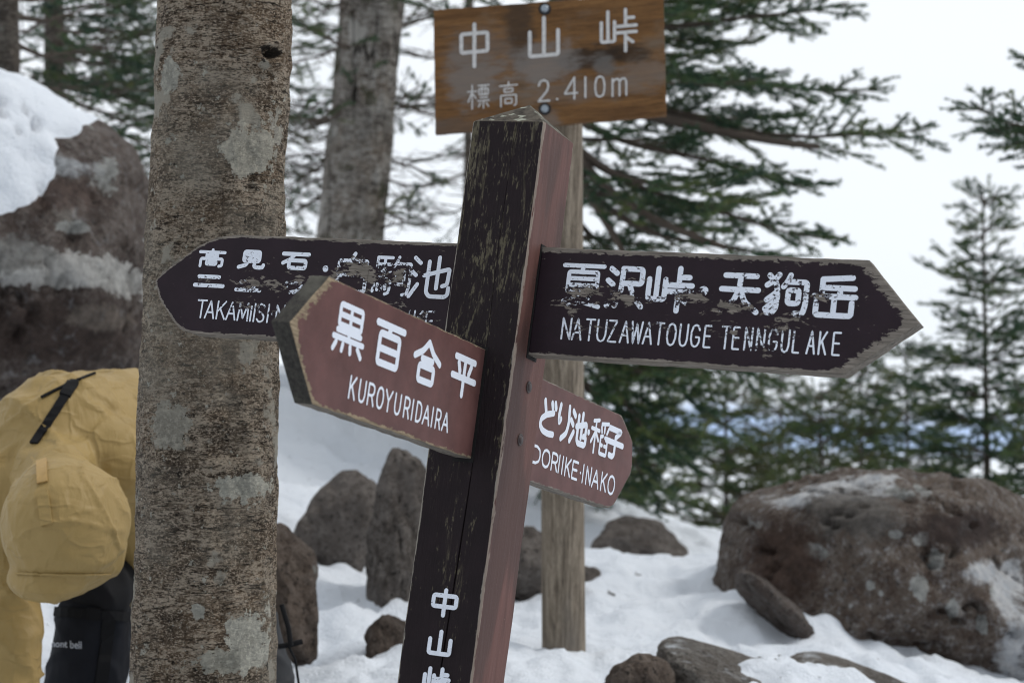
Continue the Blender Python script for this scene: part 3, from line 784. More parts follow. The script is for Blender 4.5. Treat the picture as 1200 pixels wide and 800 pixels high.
# C: near arm
yc, yt = -(4.6293 - 0.5) * W, -(5.3065 - 0.5) * W
polyC = [(-0.001, hC), (yc, hC), (yt, 0.006), (yc + 0.004, -hC), (-0.001, -hC)]
make_board('reddish near arrow board pointing left, sharp white letters', M_C, polyC, RED,
    [(392, 372, 6, 8, .3), (352, 380, 22, 40, .2), (420, 492, 50, 12, .3), (470, 505, 50, 10, .2), (438, 436, 7, 9, .3), (395, 415, 6, 40, .12)],
    [('黒', 394.5, 348, 424.5, 424), ('百', 441, 369.5, 470, 440.5), ('合', 487, 390.5, 513, 459), ('平', 531.5, 408, 554.5, 472)],
    [(c_, x0 + 2.2, 438.2 + (x0 - 407.4) * .385, x1 - 1.8, 467.8 + (x1 - 410.8) * .345) for c_, x0, x1 in
        [('K', 408, 417), ('U', 419, 428.5), ('R', 429.5, 439), ('O', 440, 449.5), ('Y', 450, 459.5), ('U', 461, 470), ('R', 472, 480.5), ('I', 480, 485.5), ('D', 486, 494.5), ('A', 494.5, 504), ('I', 503.5, 508.5), ('R', 509, 517), ('A', 517, 526)]],
    0.0098, 0.0038, dict(base=-0.14, along=70, across=120), dict(base=-0.14, lwear=-0.05, along=70, across=120), (.0045, .03, .018, .009, .003), 9, BOARD_END)
# D: far arm
yd, ydt = (4.5367 - 0.5) * W, (5.1277 - 0.5) * W
polyD = [(0.001, -hC), (yd - 0.02, -hC), (yd + 0.004, -hC + 0.008), (ydt - 0.004, -0.012), (ydt, 0.004), (ydt - 0.012, hC * 0.55), (yd + 0.006, hC - 0.008), (yd - 0.012, hC), (0.001, hC)]
make_board('reddish far arrow board partly hidden by the post', M_D, polyD, RED,
    [(655, 500, 4, 6, .3), (702, 535, 6, 10, .22), (640, 455, 16, 10, .15), (690, 580, 40, 8, .2)],
    [('ど', 632.5, 461, 650, 516), ('り', 653, 466, 669, 522), ('池', 669.5, 475, 686, 528), ('・', 687.5, 501.5, 691.5, 511), ('稲', 694, 485.5, 710.5, 538), ('子', 711, 493, 728, 544)],
    [(c_, x0 + 1.2, 524 + (x0 - 635) * .40, x1 - 1.0, 550 + (x1 - 644) * .413) for c_, x0, x1 in
        [('D', 622, 633.5), ('O', 634.5, 644.5), ('R', 645.5, 653.5), ('I', 652.5, 657), ('I', 656.5, 661), ('K', 661.5, 668.5), ('E', 669.5, 677), ('·', 678, 681.5), ('I', 681, 684.5), ('N', 686, 692.5), ('A', 693.5, 701.5), ('K', 703.5, 710.5), ('O', 711.5, 720)]],
    0.0104, 0.0046, dict(base=-0.12, along=70, across=120), dict(base=-0.12, lwear=-0.05, along=70, across=120), (.006, .006, .006, .006, .006, .006, .006, .005, 0), 13)

# lettering down the front of the post
pf = Panel(M_post @ Matrix.Translation((0, -W / 2, 0)))
lt = Letters(y=-0.0012)
for ch, x0, y0, x1, y1 in [('中', 506, 687, 537, 725), ('山', 502, 735, 530, 772), ('峠', 496.5, 778, 526, 818)]:
    u0, v1 = pf.uv(x0, y0); u1, v0 = pf.uv(x1, y1)
    lt.glyph(ch, u0, v0, u1, v1, 0.0064)
link('lettering', lt.mesh('lettering'), post_front_mat('post_lettering', WHITE), signpost, Matrix.Translation((0, -W / 2, 0)))

# two recessed bolts in the red side
DARKMETAL = plain('dark_bolt', (0.035, 0.022, 0.02), 0.5, 200, 0.4)
for px, py in ((619.5, 453.5), (609.5, 515)):
    ps = Panel(M_post @ Matrix.Translation((W / 2, 0, 0)) @ Matrix.Rotation(math.pi / 2, 4, 'Z'))
    u, v = ps.uv(px, py)
    bm = bmesh.new()
    prof = [(0.0092, 0.0), (0.0088, 0.0009), (0.0074, 0.0009), (0.0066, 0.0003), (0.0062, 0.0003), (0.0058, 0.0016), (0.003, 0.0024), (0.0, 0.0025)]
    k = 24; prev = None
    for r, x in prof:
        ring = [bm.verts.new((x, r * math.cos(q * 2 * math.pi / k), r * math.sin(q * 2 * math.pi / k))) for q in range(k)] if r else [bm.verts.new((x, 0, 0))]
        if prev:
            for q in range(k):
                if len(ring) == 1: bm.faces.new((prev[q], prev[(q + 1) % k], ring[0]))
                else: bm.faces.new((prev[q], prev[(q + 1) % k], ring[(q + 1) % k], ring[q]))
        prev = ring
    link('bolt', bm_mesh('bolt', bm, True), DARKMETAL, signpost, Matrix.Translation((W / 2 + 0.0006, u, v)))

# ------------------------------------------------------------------ the name board on its round pole
SIGN_D = 5.7
pb = at(660, 772, SIGN_D)
sign = empty('name_sign', (pb.x, pb.y, pb.z - 0.05))
tag(sign, 'brown wooden name board with carved white characters bolted to a weathered round pole', 'sign')
POLE = wood_mat('pole_wood', (0.10, 0.078, 0.058), (0.34, 0.285, 0.22), 'z', 1.5, stain=[(0.5, 0.66, (0.16, 0.14, 0.12))])
tp = Tubes()
zz = np.linspace(-0.2, 1.86, 60)
top = at(658, 120, SIGN_D) - Vector((pb.x, pb.y, pb.z - 0.05))
k = 28
ring = []
for z in zz:
    t = z / top.z; a = np.arange(k) * 2 * np.pi / k
    r = 0.062 - 0.004 * t + 0.0018 * vnoise(np.c_[np.cos(a) * 5 + 3, np.sin(a) * 5, np.full(k, z * 1.2)]) + 0.0012 * vnoise(np.c_[np.cos(a) * 14 + 3, np.sin(a) * 14, np.full(k, z * 2)])
    ring.append(np.c_[top.x * t + r * np.cos(a), top.y * t + r * np.sin(a), np.full(k, z)])
V = np.concatenate(ring); i = np.arange(len(zz) - 1)[:, None] * k; j = np.arange(k)[None, :]
F = np.stack([i + j, i + (j + 1) % k, i + k + (j + 1) % k, i + k + j], -1).reshape(-1, 4)
me = npmesh('pole', V, F)
bm = bmesh.new(); bm.from_mesh(me); bm.verts.ensure_lookup_table()
bm.faces.new([bm.verts[len(V) - k + q] for q in range(k)]); bm.to_mesh(me); bm.free()
link('pole', me, POLE, sign)
# plank
pc = at(643.5, 74, SIGN_D - 0.1)
Mp = Matrix.Translation(pc) @ Matrix.Rotation(math.radians(4), 4, 'Z').inverted() @ Matrix.Rotation(math.radians(-4.3), 4, 'Y')
pp = Panel(Mp)
u0, v1 = pp.uv(508.5, 12); u1, v0 = pp.uv(779, 136)
_, v0b = pp.uv(510, 157); _, v1b = pp.uv(778, -8)
poly = [pp.uv(510, 157), pp.uv(781, 135.5), pp.uv(777.5, -8), pp.uv(508, 12)]
def pk(px, py, rx, ry):
    u, v = pp.uv(px, py); k_ = SIGN_D / FPX
    return (u, 0, v), (rx * k_, 0.2, ry * k_)
KD = (0.022, 0.015, 0.01)
kn = []
for px, py, rx, ry, c_, am in [(690, 68, 40, 16, KD, .85), (738, 62, 26, 12, KD, .75), (608, 30, 18, 60, (0.05, 0.032, 0.02), .8), (708, 76, 14, 12, (0.15, 0.14, 0.13), .7), (636, 74, 46, 26, (0.2, 0.18, 0.165), .75), (555, 92, 34, 36, (0.19, 0.17, 0.155), .75), (560, 55, 40, 26, (0.16, 0.13, 0.11), .5), (755, 86, 36, 16, (0.2, 0.165, 0.14), .5), (520, 150, 60, 12, (0.1, 0.075, 0.06), .6), (640, 145, 16, 26, (0.18, 0.15, 0.13), .6), (690, 105, 90, 14, (0.17, 0.135, 0.11), .55)]:
    c_0, r_0 = pk(px, py, rx, ry); kn.append((c_0, r_0, c_, am))
PLANK = wood_mat('plank_wood', (0.115, 0.055, 0.020), (0.22, 0.110, 0.040), 'x', 0.7, stain=[(0.54, 0.72, (0.165, 0.118, 0.08))], knots=kn)
nb = link('name_board', board_mesh('name_board', poly, 0.03, 0.002, 21), PLANK, sign)
nb.matrix_world = Mp
bpy.context.view_layer.update()
nb.matrix_basis = sign.matrix_basis.inverted() @ Mp
CARVED = plain('carved_white', (0.56, 0.55, 0.54), 0.8, 90, 0.45)
lt = Letters(y=-0.0015)
for ch, x0, y0, x1, y1, w in [('中', 536, 29, 576, 78, .0105), ('山', 616, 20.5, 659, 69, .0105), ('峠', 701, 12, 748, 61, .0092), ('標', 547, 99.5, 574, 127, .0036), ('高', 584, 97, 608, 125, .004),
                              ('2', 629.5, 94, 645.5, 119.5, .0052), ('.', 651, 113.5, 655, 117.5, .0058), ('4', 660, 91, 678, 116.5, .005), ('1', 683, 90, 689, 115, .0052), ('0', 695.5, 89.5, 710.5, 114, .005), ('m', 716, 92, 736, 112.5, .0052)]:
    a0, b1 = pp.uv(x0, y0); a1, b0 = pp.uv(x1, y1)
    lt.glyph(ch, a0 - 0.075 * (b1 - b0), b0, a1, b1, w, shear=0.075)
link('lettering', lt.mesh('lettering'), CARVED, nb)
BOLT = NT('galvanised_bolt'); BOLT.b.inputs['Metallic'].default_value = 0.85
BOLT = BOLT.finish((0.32, 0.36, 0.4), 0.42)
BLACKR = plain('black_washer', (0.012, 0.012, 0.013), 0.6)
for px, py in ((638.5, 11), (638.5, 128)):
    u, v = pp.uv(px, py)
    bm = bmesh.new()
    def lathe(bm, prof, mi, k=20):
        prev = None
        for r, y in prof:
            rg = [bm.verts.new((u + r * math.cos(q * 2 * math.pi / k), y, v + r * math.sin(q * 2 * math.pi / k))) for q in range(k)] if r else [bm.verts.new((u, y, v))]
            if prev:
                for q in range(k):
                    f = bm.faces.new((prev[q], prev[(q + 1) % k], rg[0])) if len(rg) == 1 else bm.faces.new((prev[q], prev[(q + 1) % k], rg[(q + 1) % k], rg[q]))
                    f.material_index = mi
            prev = rg
    lathe(bm, [(0.017, 0.0), (0.017, -0.003), (0.0155, -0.004), (0.0, -0.004)], 0)
    lathe(bm, [(0.011, -0.0035), (0.0105, -0.008), (0.008, -0.0105), (0.0, -0.0115)], 1)
    link('bolt', bm_mesh('bolt', bm, True), [BLACKR, BOLT], nb)

# ------------------------------------------------------------------ big near trunk
def make_trunk(name, p_lo, p_hi, r_lo, r_hi, mat, parent, na=180, nz=420, amp=1.0, knots=(), ztop=None, seed=0, horiz=True, flare=0.0):
    """p_lo, p_hi: axis points in parent coordinates"""
    p_lo, p_hi = np.array(p_lo), np.array(p_hi)
    t = np.linspace(0, 1, nz); a = np.arange(na) * 2 * np.pi / na
    T, A = np.meshgrid(t, a, indexing='ij')
    axis = p_lo + (p_hi - p_lo) * T[..., None]
    Lh = np.linalg.norm(p_hi - p_lo)
    sway = np.stack([np.sin(T * Lh * 2.2 + seed) * 0.006, np.cos(T * Lh * 1.7 + seed) * 0.006, 0 * T], -1) * amp
    R = r_lo + (r_hi - r_lo) * T + flare * np.exp(-T * Lh / 0.12)
    cs, sn = np.cos(A), np.sin(A)
    P = np.c_[(cs * 0.13 * 8).ravel() + seed, (sn * 0.13 * 8).ravel(), (T * Lh).ravel()]
    if horiz:
        d = 0.0075 * fbm(P * [1.6, 1.6, 3.2], 4) + 0.0022 * fbm(P * [5, 5, 22], 4, 0.65) + 0.0011 * fbm(P * [16, 16, 30] + 7, 2)
    else:
        d = 0.006 * fbm(P * [2, 2, 1.2], 3) + 0.006 * fbm(P * [7, 7, 2.5], 4, 0.6)
    R = R + amp * d.reshape(T.shape)
    for (kz, ka, kr, kh) in knots:
        dz = (T * Lh - kz); da = (np.angle(np.exp(1j * (A - ka)))) * (r_lo + r_hi) / 2
        q = np.sqrt((dz / 0.75) ** 2 + da ** 2) / kr
        R = R + kh * (np.exp(-(q - 1.1) ** 2 / 0.22) * 0.9 - 1.5 * np.exp(-q * q / 0.28) + 0.35 * np.exp(-q * q / 5))
    V = axis + sway + R[..., None] * np.stack([cs, sn, 0 * cs], -1)
    i = np.arange(nz - 1)[:, None] * na; j = np.arange(na)[None, :]
    F = np.stack([i + j, i + (j + 1) % na, i + na + (j + 1) % na, i + na + j], -1).reshape(-1, 4)
    return link(name, npmesh(name, V.reshape(-1, 3), F), mat, parent)

TD = 3.72
tb = at(238, 830, TD)
tree_foot = Vector((tb.x, tb.y, gz(tb.x, tb.y) - 0.05))
near_tree = empty('broadleaf_tree', tree_foot)
tag(near_tree, 'thick grey-brown trunk crusted with lichen, behind the left arrow board', 'tree')
def on_trunk(px, py):
    p = at(px, py, TD - 0.11) - tree_foot; return (p.x, p.y, p.z)
ros = []
for px, py, rx, ry, tint in [(316, 57, 11, 9, (0.012, 0.01, 0.008)), (292, 176, 38, 38, (0.40, 0.38, 0.32)), (290, 752, 28, 42, (0.46, 0.45, 0.39)), (285, 572, 40, 19, (0.44, 0.43, 0.37)), (196, 88, 16, 22, (0.38, 0.37, 0.32)), (318, 715, 14, 14, (0.46, 0.44, 0.38)), (322, 150, 12, 34, (0.36, 0.34, 0.29)), (235, 715, 12, 12, (0.40, 0.39, 0.34)), (262, 775, 36, 16, (0.34, 0.33, 0.28)), (200, 500, 30, 30, (0.33, 0.31, 0.26))]:
    k_ = TD / FPX
    ros.append((on_trunk(px, py), (rx * k_, 0.09, ry * k_), tint))
BARK = bark_mat('lichened_bark', (0.088, 0.063, 0.043), (0.25, 0.193, 0.138), (0.50, 0.415, 0.32), (0.36, 0.335, 0.28), ros)
pt = at(267, -60, TD) - tree_foot
pl = at(240, 800, TD) - tree_foot
pl0 = pl + (pl - pt) * (pl.z / (pt.z - pl.z))          # down to the foot
pt2 = pl + (pt - pl) * 2.6
HT = (pt2 - pl0).length
kz = (at(316, 57, TD).z - tree_foot.z)
make_trunk('trunk', pl0, pt2, 0.1335, 0.098, BARK, near_tree, 260, 900, 1.0,
           knots=[(kz - 0.022, math.radians(-41), 0.022, 0.013), ((at(300, 520, TD).z - tree_foot.z), math.radians(-65), 0.05, 0.006), ((at(210, 130, TD).z - tree_foot.z), math.radians(-125), 0.045, -0.004), ((at(320, 275, TD).z - tree_foot.z), math.radians(-45), 0.04, 0.005)], seed=2, flare=0.05)
tw = Tubes(); rng = random.Random(4)
for i in range(7):                                     # bare limbs, all above the picture
    b = np.array(pl0) + (np.array(pt2) - np.array(pl0)) * rng.uniform(0.8, 0.99)
    a = i * 2.4; d = np.array([math.cos(a), math.sin(a), 0.9])
    p = [b + d * s * 1.2 + np.array([0, 0, 0.15 * s * s]) for s in np.linspace(0, 1, 7)]
    tw.add(p, np.linspace(0.03, 0.006, 7), 6)
    for q in range(5):
        o = p[2 + q]; dd = d + np.array([rng.uniform(-.8, .8), rng.uniform(-.8, .8), rng.uniform(0, .6)])
        tw.add([o + dd * s * 0.5 for s in np.linspace(0, 1, 4)], np.linspace(0.008, 0.002, 4), 4)
link('limb', tw.mesh('limb'), BARK, near_tree)

# ------------------------------------------------------------------ conifers
n = NT('needles')
ti = n.attr('tint')
NEEDLE = n.finish(n.ramp(ti, [(0.0, (0.022, 0.056, 0.036)), (0.35, (0.05, 0.10, 0.046)), (0.65, (0.115, 0.155, 0.046)), (1.0, (0.15, 0.135, 0.06))]), 0.55, None, 0.3)
TWIG = plain('twig_bark', (0.085, 0.066, 0.052), 0.85, 40, 0.4)
FIRBARK = bark_mat('fir_bark', (0.05, 0.04, 0.032), (0.12, 0.1, 0.082), (0.24, 0.21, 0.18), (0.16, 0.155, 0.135), (), True, 0.8)
PALEBARK = bark_mat('pale_bark', (0.10, 0.08, 0.065), (0.33, 0.29, 0.25), (0.58, 0.54, 0.49), (0.44, 0.42, 0.385), (), True, 0.55, moss=(0.05, 0.06, 0.02), crack=True)

class Foliage:
    def __init__(s): s.a = []; s.b = []; s.t = []
    def add(s, a, b, tint): s.a.append(a); s.b.append(b); s.t.append(tint)
    def mesh(s, name, spacing=0.0016, nl=0.025, nw=0.0040, seed=1):
        rs = np.random.RandomState(seed)
        a = np.array(s.a); b = np.array(s.b); t = np.array(s.t)
        l = np.linalg.norm(b - a, axis=1)
        cnt = np.maximum(3, (l / spacing).astype(int))
        idx = np.repeat(np.arange(len(a)), cnt); N = len(idx)
        u = rs.rand(N); d = (b - a) / l[:, None]; D = d[idx]
        r = rs.randn(N, 3); r[:, 2] = r[:, 2] * 0.55 + 0.25
        r -= (r * D).sum(1)[:, None] * D; r /= np.linalg.norm(r, axis=1)[:, None] + 1e-9
        nd = 0.66 * D + 0.75 * r
        base = a[idx] + D * (u * l[idx])[:, None]
        side = np.cross(nd, rs.randn(N, 3)); side /= np.linalg.norm(side, axis=1)[:, None] + 1e-9
        ln = nl * rs.uniform(0.7, 1.15, N) * (0.75 + 0.25 * (1 - u))
        V = np.stack([base - side * nw / 2, base + side * nw / 2, base + nd * ln[:, None]], 1).reshape(-1, 3)
        F = np.arange(3 * N).reshape(-1, 3)
        me = npmesh(name, V, F, smooth=False)
        at_ = me.attributes.new('tint', 'FLOAT', 'POINT')
        tt = np.clip(t[idx] + rs.randn(N) * 0.08, 0, 1)
        at_.data.foreach_set('value', np.repeat(tt, 3).astype(np.float32))
        return me

UP = np.array([0, 0, 1.0])
def nrm(v): return v / (np.linalg.norm(v) + 1e-12)
def limb(p0, p1, side_len, rng, tubes, fol, r0=0.014, sag=0.06, bare=0.25, step=0.070, green=0.4, shoot=(0.06, 0.14), sstep=0.056, needles=1.0, wild=1.0, tipup=0.0, dead=0.0):
    p0, p1 = np.array(p0, float), np.array(p1, float)
    Ln = np.linalg.norm(p1 - p0); d = (p1 - p0) / Ln
    n_ = max(6, int(Ln / 0.12))
    ts = np.linspace(0, 1, n_)
    ph = rng.uniform(0, 6)
    side0 = nrm(np.cross(d, UP))
    pts = np.array([p0 + d * Ln * t - UP * sag * Ln * 4 * t * (1 - t) + UP * tipup * t ** 3 + side0 * 0.03 * Ln * math.sin(ph + t * 5) * t * wild + UP * 0.015 * math.sin(ph * 2 + t * 9) for t in ts])
    tubes.add(pts, 0.72 * r0 * (1 - ts) ** 0.9 + 0.002, 6)
    def P(t):
        x = t * (n_ - 1); i = min(int(x), n_ - 2); f = x - i
        return pts[i] * (1 - f) + pts[i + 1] * f, nrm(pts[i + 1] - pts[i])
    roll = rng.uniform(-0.35, 0.35)
    t = 0.12
    while t < 0.985:
        for sg in (1, -1):
            if rng.random() < 0.12: continue
            q, tan = P(t)
            sd = nrm(np.cross(tan, UP)); up = nrm(np.cross(sd, tan))
            sd = nrm(sd * math.cos(roll) + up * math.sin(roll))
            ang = math.radians(rng.uniform(42, 66))
            sl = side_len * (1 - t) ** 0.55 * rng.uniform(0.55, 1.1) + 0.07
            sb = nrm(tan * math.cos(ang) + sg * sd * math.sin(ang) + up * rng.uniform(-0.22, 0.26) * wild)
            m_ = max(3, int(sl / 0.07))
            cv = UP * rng.uniform(-0.10, 0.14)
            bp = [q + sb * sl * s + cv * sl * s * s + nrm(np.array([rng.gauss(0, 1), rng.gauss(0, 1), rng.gauss(0, 1)])) * 0.006 * (s > 0) for s in np.linspace(0, 1, m_)]
            tubes.add(bp, np.linspace(0.0032, 0.0012, m_), 4)
            isdead = rng.random() < dead
            s = rng.uniform(0.02, 0.05) + (bare * sl if t < 0.6 else 0.0)
            tint = green + rng.gauss(0, 0.14)
            k = 0
            while s < sl:
                f = s / sl; o = q + sb * s + cv * sl * f * f
                sh = rng.uniform(*shoot) * (1.1 - 0.6 * f)
                sg2 = 1 if k % 2 else -1; k += 1
                pd = nrm(np.cross(sb, up))
                dirn = nrm(sb * rng.uniform(0.5, 0.95) + pd * sg2 * rng.uniform(0.5, 0.95) + up * rng.uniform(-0.25, 0.35) * wild)
                e = o + dirn * sh
                if isdead or needles <= 0 or rng.random() > needles: 
                    tubes.add([o, (o + e) / 2 + np.array([rng.gauss(0, .006), 0, rng.gauss(0, .006)]), e], (0.0018, 0.0014, 0.001), 3)
                else:
                    fol.add(o, e, tint + rng.gauss(0, 0.08))
                    for w2 in (0.35, 0.65):
                        if rng.random() < 0.45:
                            o2 = o + (e - o) * w2; d2 = nrm(dirn * 0.75 + sb * 0.3 * 0 + pd * sg2 * rng.uniform(-0.9, 0.9) + sb * rng.uniform(-0.2, 0.8) + up * rng.uniform(-0.2, 0.3))
                            fol.add(o2, o2 + d2 * sh * rng.uniform(0.35, 0.65), tint + rng.gauss(0, 0.12))
                s += sstep * rng.uniform(0.7, 1.3)
            if not isdead and needles > 0 and rng.random() < needles:
                s0 = bare * sl * (1 if t < 0.6 else 0.2)
                fol.add(q + sb * s0, bp[-1] + sb * 0.03, tint)
        t += step / Ln * rng.uniform(0.8, 1.25)
    if needles > 0:
        q, tan = P(0.7); fol.add(pts[int(n_ * 0.75)], pts[-1], green)

def finish_tree(root, tubes, fol, tubemat=TWIG, **kw):
    if tubes.V: link('branches', tubes.mesh('branches'), tubemat, root)
    if fol.a: link('crown', fol.mesh('crown', **kw), NEEDLE, root)

def simple_trunk(root, h, r0, r1, lean=(0, 0), mat=FIRBARK, na=28, nz=90, horiz=True, amp=0.8, seed=0, foot=-0.15):
    return make_trunk('trunk', (0, 0, foot), (lean[0], lean[1], h), r0, r1, mat, root, na, nz, amp, seed=seed, horiz=horiz)

# 1. the large fir whose long limbs reach out to the right
FD = 9.2
fb = at(661, 560, FD); big = empty('fir_tree', (fb.x, fb.y, gz(fb.x, fb.y)))
tag(big, 'large fir behind the name board, long ragged limbs reaching right', 'tree')
bl_ = Vector(big.location)
simple_trunk(big, 4.2, 0.085, 0.055, (0.0, 0.0), seed=3)
tb_ = Tubes(); fo = Foliage(); rng = random.Random(12)
def B(px, py, d): return np.array(at(px, py, d) - bl_)
def trunk_at(py): z = at(661, py, FD).z - bl_.z; return np.array([0, 0, z])
for (pa, px, py, d, sl, kw) in [
    (95, 1092, 172, 8.7, 0.50, dict(r0=0.028, sag=0.035, bare=0.15, tipup=0.05, needles=.95)),
    (60, 1040, 118, 9.0, 0.34, dict(r0=0.02, sag=0.02, bare=.1, tipup=0.06)),
    (20, 995, 20, 8.9, 0.42, dict(r0=0.024, sag=0.02, tipup=0.08)),
    (-25, 930, 28, 9.4, 0.44, dict(r0=0.02, sag=-0.01, bare=.1)),
    (-60, 880, -30, 8.5, 0.5, dict(r0=0.02, sag=-0.02)),
    (70, 900, 92, 8.2, 0.45, dict(r0=0.02, sag=0.03)),
    (110, 930, 130, 9.6, 0.5, dict(r0=0.02, sag=0.05)),
    (130, 960, 218, 8.6, 0.46, dict(r0=0.024, sag=0.03)),
    (165, 992, 285, 9.0, 0.42, dict(r0=0.024, sag=0.06, tipup=0.03)),
    (160, 880, 232, 8.1, 0.42, dict(r0=0.02, sag=0.05)),
    (205, 920, 300, 8.4, 0.4, dict(r0=0.026, sag=0.07, bare=.5, needles=.6)),
    (40, 830, 40, 10.0, 0.45, dict(r0=0.016, sag=0.04)),
    (150, 830, 160, 10.2, 0.45, dict(r0=0.016, sag=0.04)),
    (200, 850, 270, 10.1, 0.42, dict(r0=0.016, sag=0.06)),
    (-10, 800, 20, 8.4, 0.4, dict(r0=0.016, sag=0.04)),
    (240, 840, 350, 9.6, 0.4, dict(r0=0.018, sag=0.08)),
    (300, 900, 440, 9.0, 0.42, dict(r0=0.018, sag=0.08)),
    (330, 860, 500, 8.8, 0.4, dict(r0=0.018, sag=0.06)),
    (360, 800, 540, 8.6, 0.4, dict(r0=0.016, sag=0.06)),
    (400, 780, 590, 8.8, 0.36, dict(r0=0.014, sag=0.03)),
    (60, 470, 60, 9.8, 0.3, dict(r0=0.016, sag=0.04, needles=.12, dead=.7)),
    (130, 480, 190, 9.6, 0.3, dict(r0=0.016, sag=0.05, needles=.15, dead=.7)),
    (190, 500, 250, 9.9, 0.3, dict(r0=0.014, sag=0.05, needles=0.1, dead=.8)),
    (10, 480, 10, 9.0, 0.34, dict(r0=0.016, sag=0.03, needles=.5, dead=.3)),
    (250, 560, 330, 10.0, 0.3, dict(r0=0.014, sag=0.05)),
    (380, 560, 470, 9.9, 0.34, dict(r0=0.014, sag=0.05)),
]:
    limb(trunk_at(pa), B(px, py, d), sl * (1.15 if px > 661 else 1), rng, tb_, fo, green=kw.pop('green', 0.36), **kw)
for q in range(11):
    py = rng.uniform(-60, 330) if q < 4 else rng.uniform(410, 600)
    px = rng.uniform(760, 900) if q < 4 else rng.uniform(700, 830)
    limb(trunk_at(py - rng.uniform(20, 70)), B(px, py, rng.uniform(8.5, 10.4)), rng.uniform(.32, .5), rng, tb_, fo, green=rng.uniform(.35, .62), r0=0.011, sag=rng.uniform(0, .07), bare=.15)
# thick bare curving limb under the canopy
for P4 in ([(672, 170, 9.2), (700, 235, 8.9), (770, 262, 8.6), (850, 290, 8.4)], [(668, 190, 9.2), (690, 225, 8.9), (712, 262, 8.8), (733, 300, 8.7)], [(690, 120, 9.2), (790, 140, 8.8), (880, 166, 8.7), (960, 172, 8.7)]):
    cp = [B(*q) for q in P4]; q_ = []
    for t in np.linspace(0, 1, 14):
        q_.append((1 - t) ** 3 * cp[0] + 3 * t * (1 - t) ** 2 * cp[1] + 3 * t * t * (1 - t) * cp[2] + t ** 3 * cp[3])
    tb_.add(q_, np.linspace(0.03, 0.012, 14), 7)
finish_tree(big, tb_, fo, seed=2)

# 2. young firs
def young_fir(label, px, d, top_py, wbase, n_lv, seed, green=0.45, base_py=620, dens=1.0, group=None, lean=0.0, side=0.28):
    t_ = at(px, top_py, d); b_z = min(gz(t_.x, t_.y), at(px, base_py, d).z)
    root = empty('fir_tree', (t_.x, t_.y, b_z))
    tag(root, label, 'tree', group)
    h = t_.z - b_z
    rng = random.Random(seed); tb = Tubes(); fo = Foliage()
    make_trunk('trunk', (0, 0, -0.2), (lean, 0, h), 0.009 * h + 0.008, 0.005, FIRBARK, root, 14, 60, 0.3, seed=seed)
    z = h - 0.10; lv = 0
    fo.add(np.array([lean, 0, h - 0.16]), np.array([lean, 0, h + 0.02]), green)
    while z > max(0.1, h - 3.6):
        f = (h - z) / 3.0
        ln = min(wbase, 0.10 + wbase * f ** 0.8 * 1.15)
        k = 5 if f < .25 else 6
        a0 = rng.uniform(0, 6)
        for q in range(k):
            a = a0 + q * 2 * math.pi / k + rng.gauss(0, 0.16)
            l_ = ln * rng.uniform(0.62, 1.12)
            o = np.array([lean * z / h, 0, z + rng.gauss(0, 0.03)])
            rise = 0.40 - 0.5 * min(1, f * 1.4) + rng.gauss(0, 0.07)
            e = o + np.array([math.cos(a) * l_, math.sin(a) * l_, rise * l_])
            limb(o, e, side * l_ * 1.2 + 0.06, rng, tb, fo, r0=0.006 + 0.005 * l_, sag=0.03, bare=0.2, step=0.085 / dens, green=green + rng.gauss(0, .07), tipup=0.06 * l_, sstep=0.055 / dens)
        z -= rng.uniform(0.13, 0.2) + 0.03 * f; lv += 1
    finish_tree(root, tb, fo, seed=seed, spacing=0.0019, nw=0.0052, nl=0.027)
    return root
young_fir('slender young fir with a pointed leader, rightmost tree in front of the sky', 1152, 12.5, 224, 0.72, 14, 31, 0.38, side=0.34)
young_fir('bushy fir just left of the pointed young fir, behind the arrow board tip', 1062, 15.5, 400, 0.95, 10, 32, 0.46, side=.34)
young_fir('fir filling the gap under the right arrow board, above the big brown boulder', 962, 13.0, 450, 0.7, 10, 33, 0.58, side=.36)
young_fir('dark fir between the round pole and the big brown boulder', 752, 11.0, 380, 0.72, 10, 34, 0.5, side=.36)
young_fir('olive fir behind the end of the short far arrow board', 850, 14.5, 400, 0.85, 10, 35, 0.62, side=.36)
young_fir('dense dark green fir low behind the gap between the two right arrow boards', 700, 12.5, 400, 0.85, 10, 51, 0.55, side=.36)
young_fir('yellow-green fir behind the middle of the right arrow board', 915, 16.5, 430, 0.95, 10, 52, 0.66, side=.36)
young_fir('broad fir far behind the left half of the big brown boulder', 1008, 14.2, 420, 0.85, 10, 53, 0.5, side=.36)
young_fir('small fir at the right edge of the frame behind the boulder', 1215, 11.5, 460, 0.6, 10, 36, 0.5)

# 3. fir whose limb tip comes in from the right edge
ob = at(1330, 560, 8.0); oroot = empty('fir_tree', (ob.x, ob.y, gz(ob.x, ob.y)))
tag(oroot, 'fir outside the right edge with one dark limb tip reaching into the sky', 'tree')
ol = Vector(oroot.location); simple_trunk(oroot, 3.6, 0.07, 0.04, seed=8)
tb_ = Tubes(); fo = Foliage(); rng = random.Random(77)
for (pa, px, py, d, sl) in [(175, 1141, 122, 7.9, 0.26), (190, 1165, 150, 8.0, 0.22), (120, 1215, 60, 8.4, 0.24), (300, 1240, 330, 7.8, 0.22), (60, 1420, 40, 8.2, 0.3), (220, 1440, 260, 8.0, 0.3), (-40, 1260, -120, 8.0, 0.3), (330, 1420, 380, 8.6, 0.3)]:
    p0 = np.array([0, 0, at(1330, pa, 8.0).z - ol.z]); p1 = np.array(at(px, py, d) - ol)
    limb(p0, p1, sl * 1.3, rng, tb_, fo, r0=0.014, sag=-0.02 if px == 1143 else 0.04, green=0.28, bare=.05, step=.055)
finish_tree(oroot, tb_, fo, seed=9)

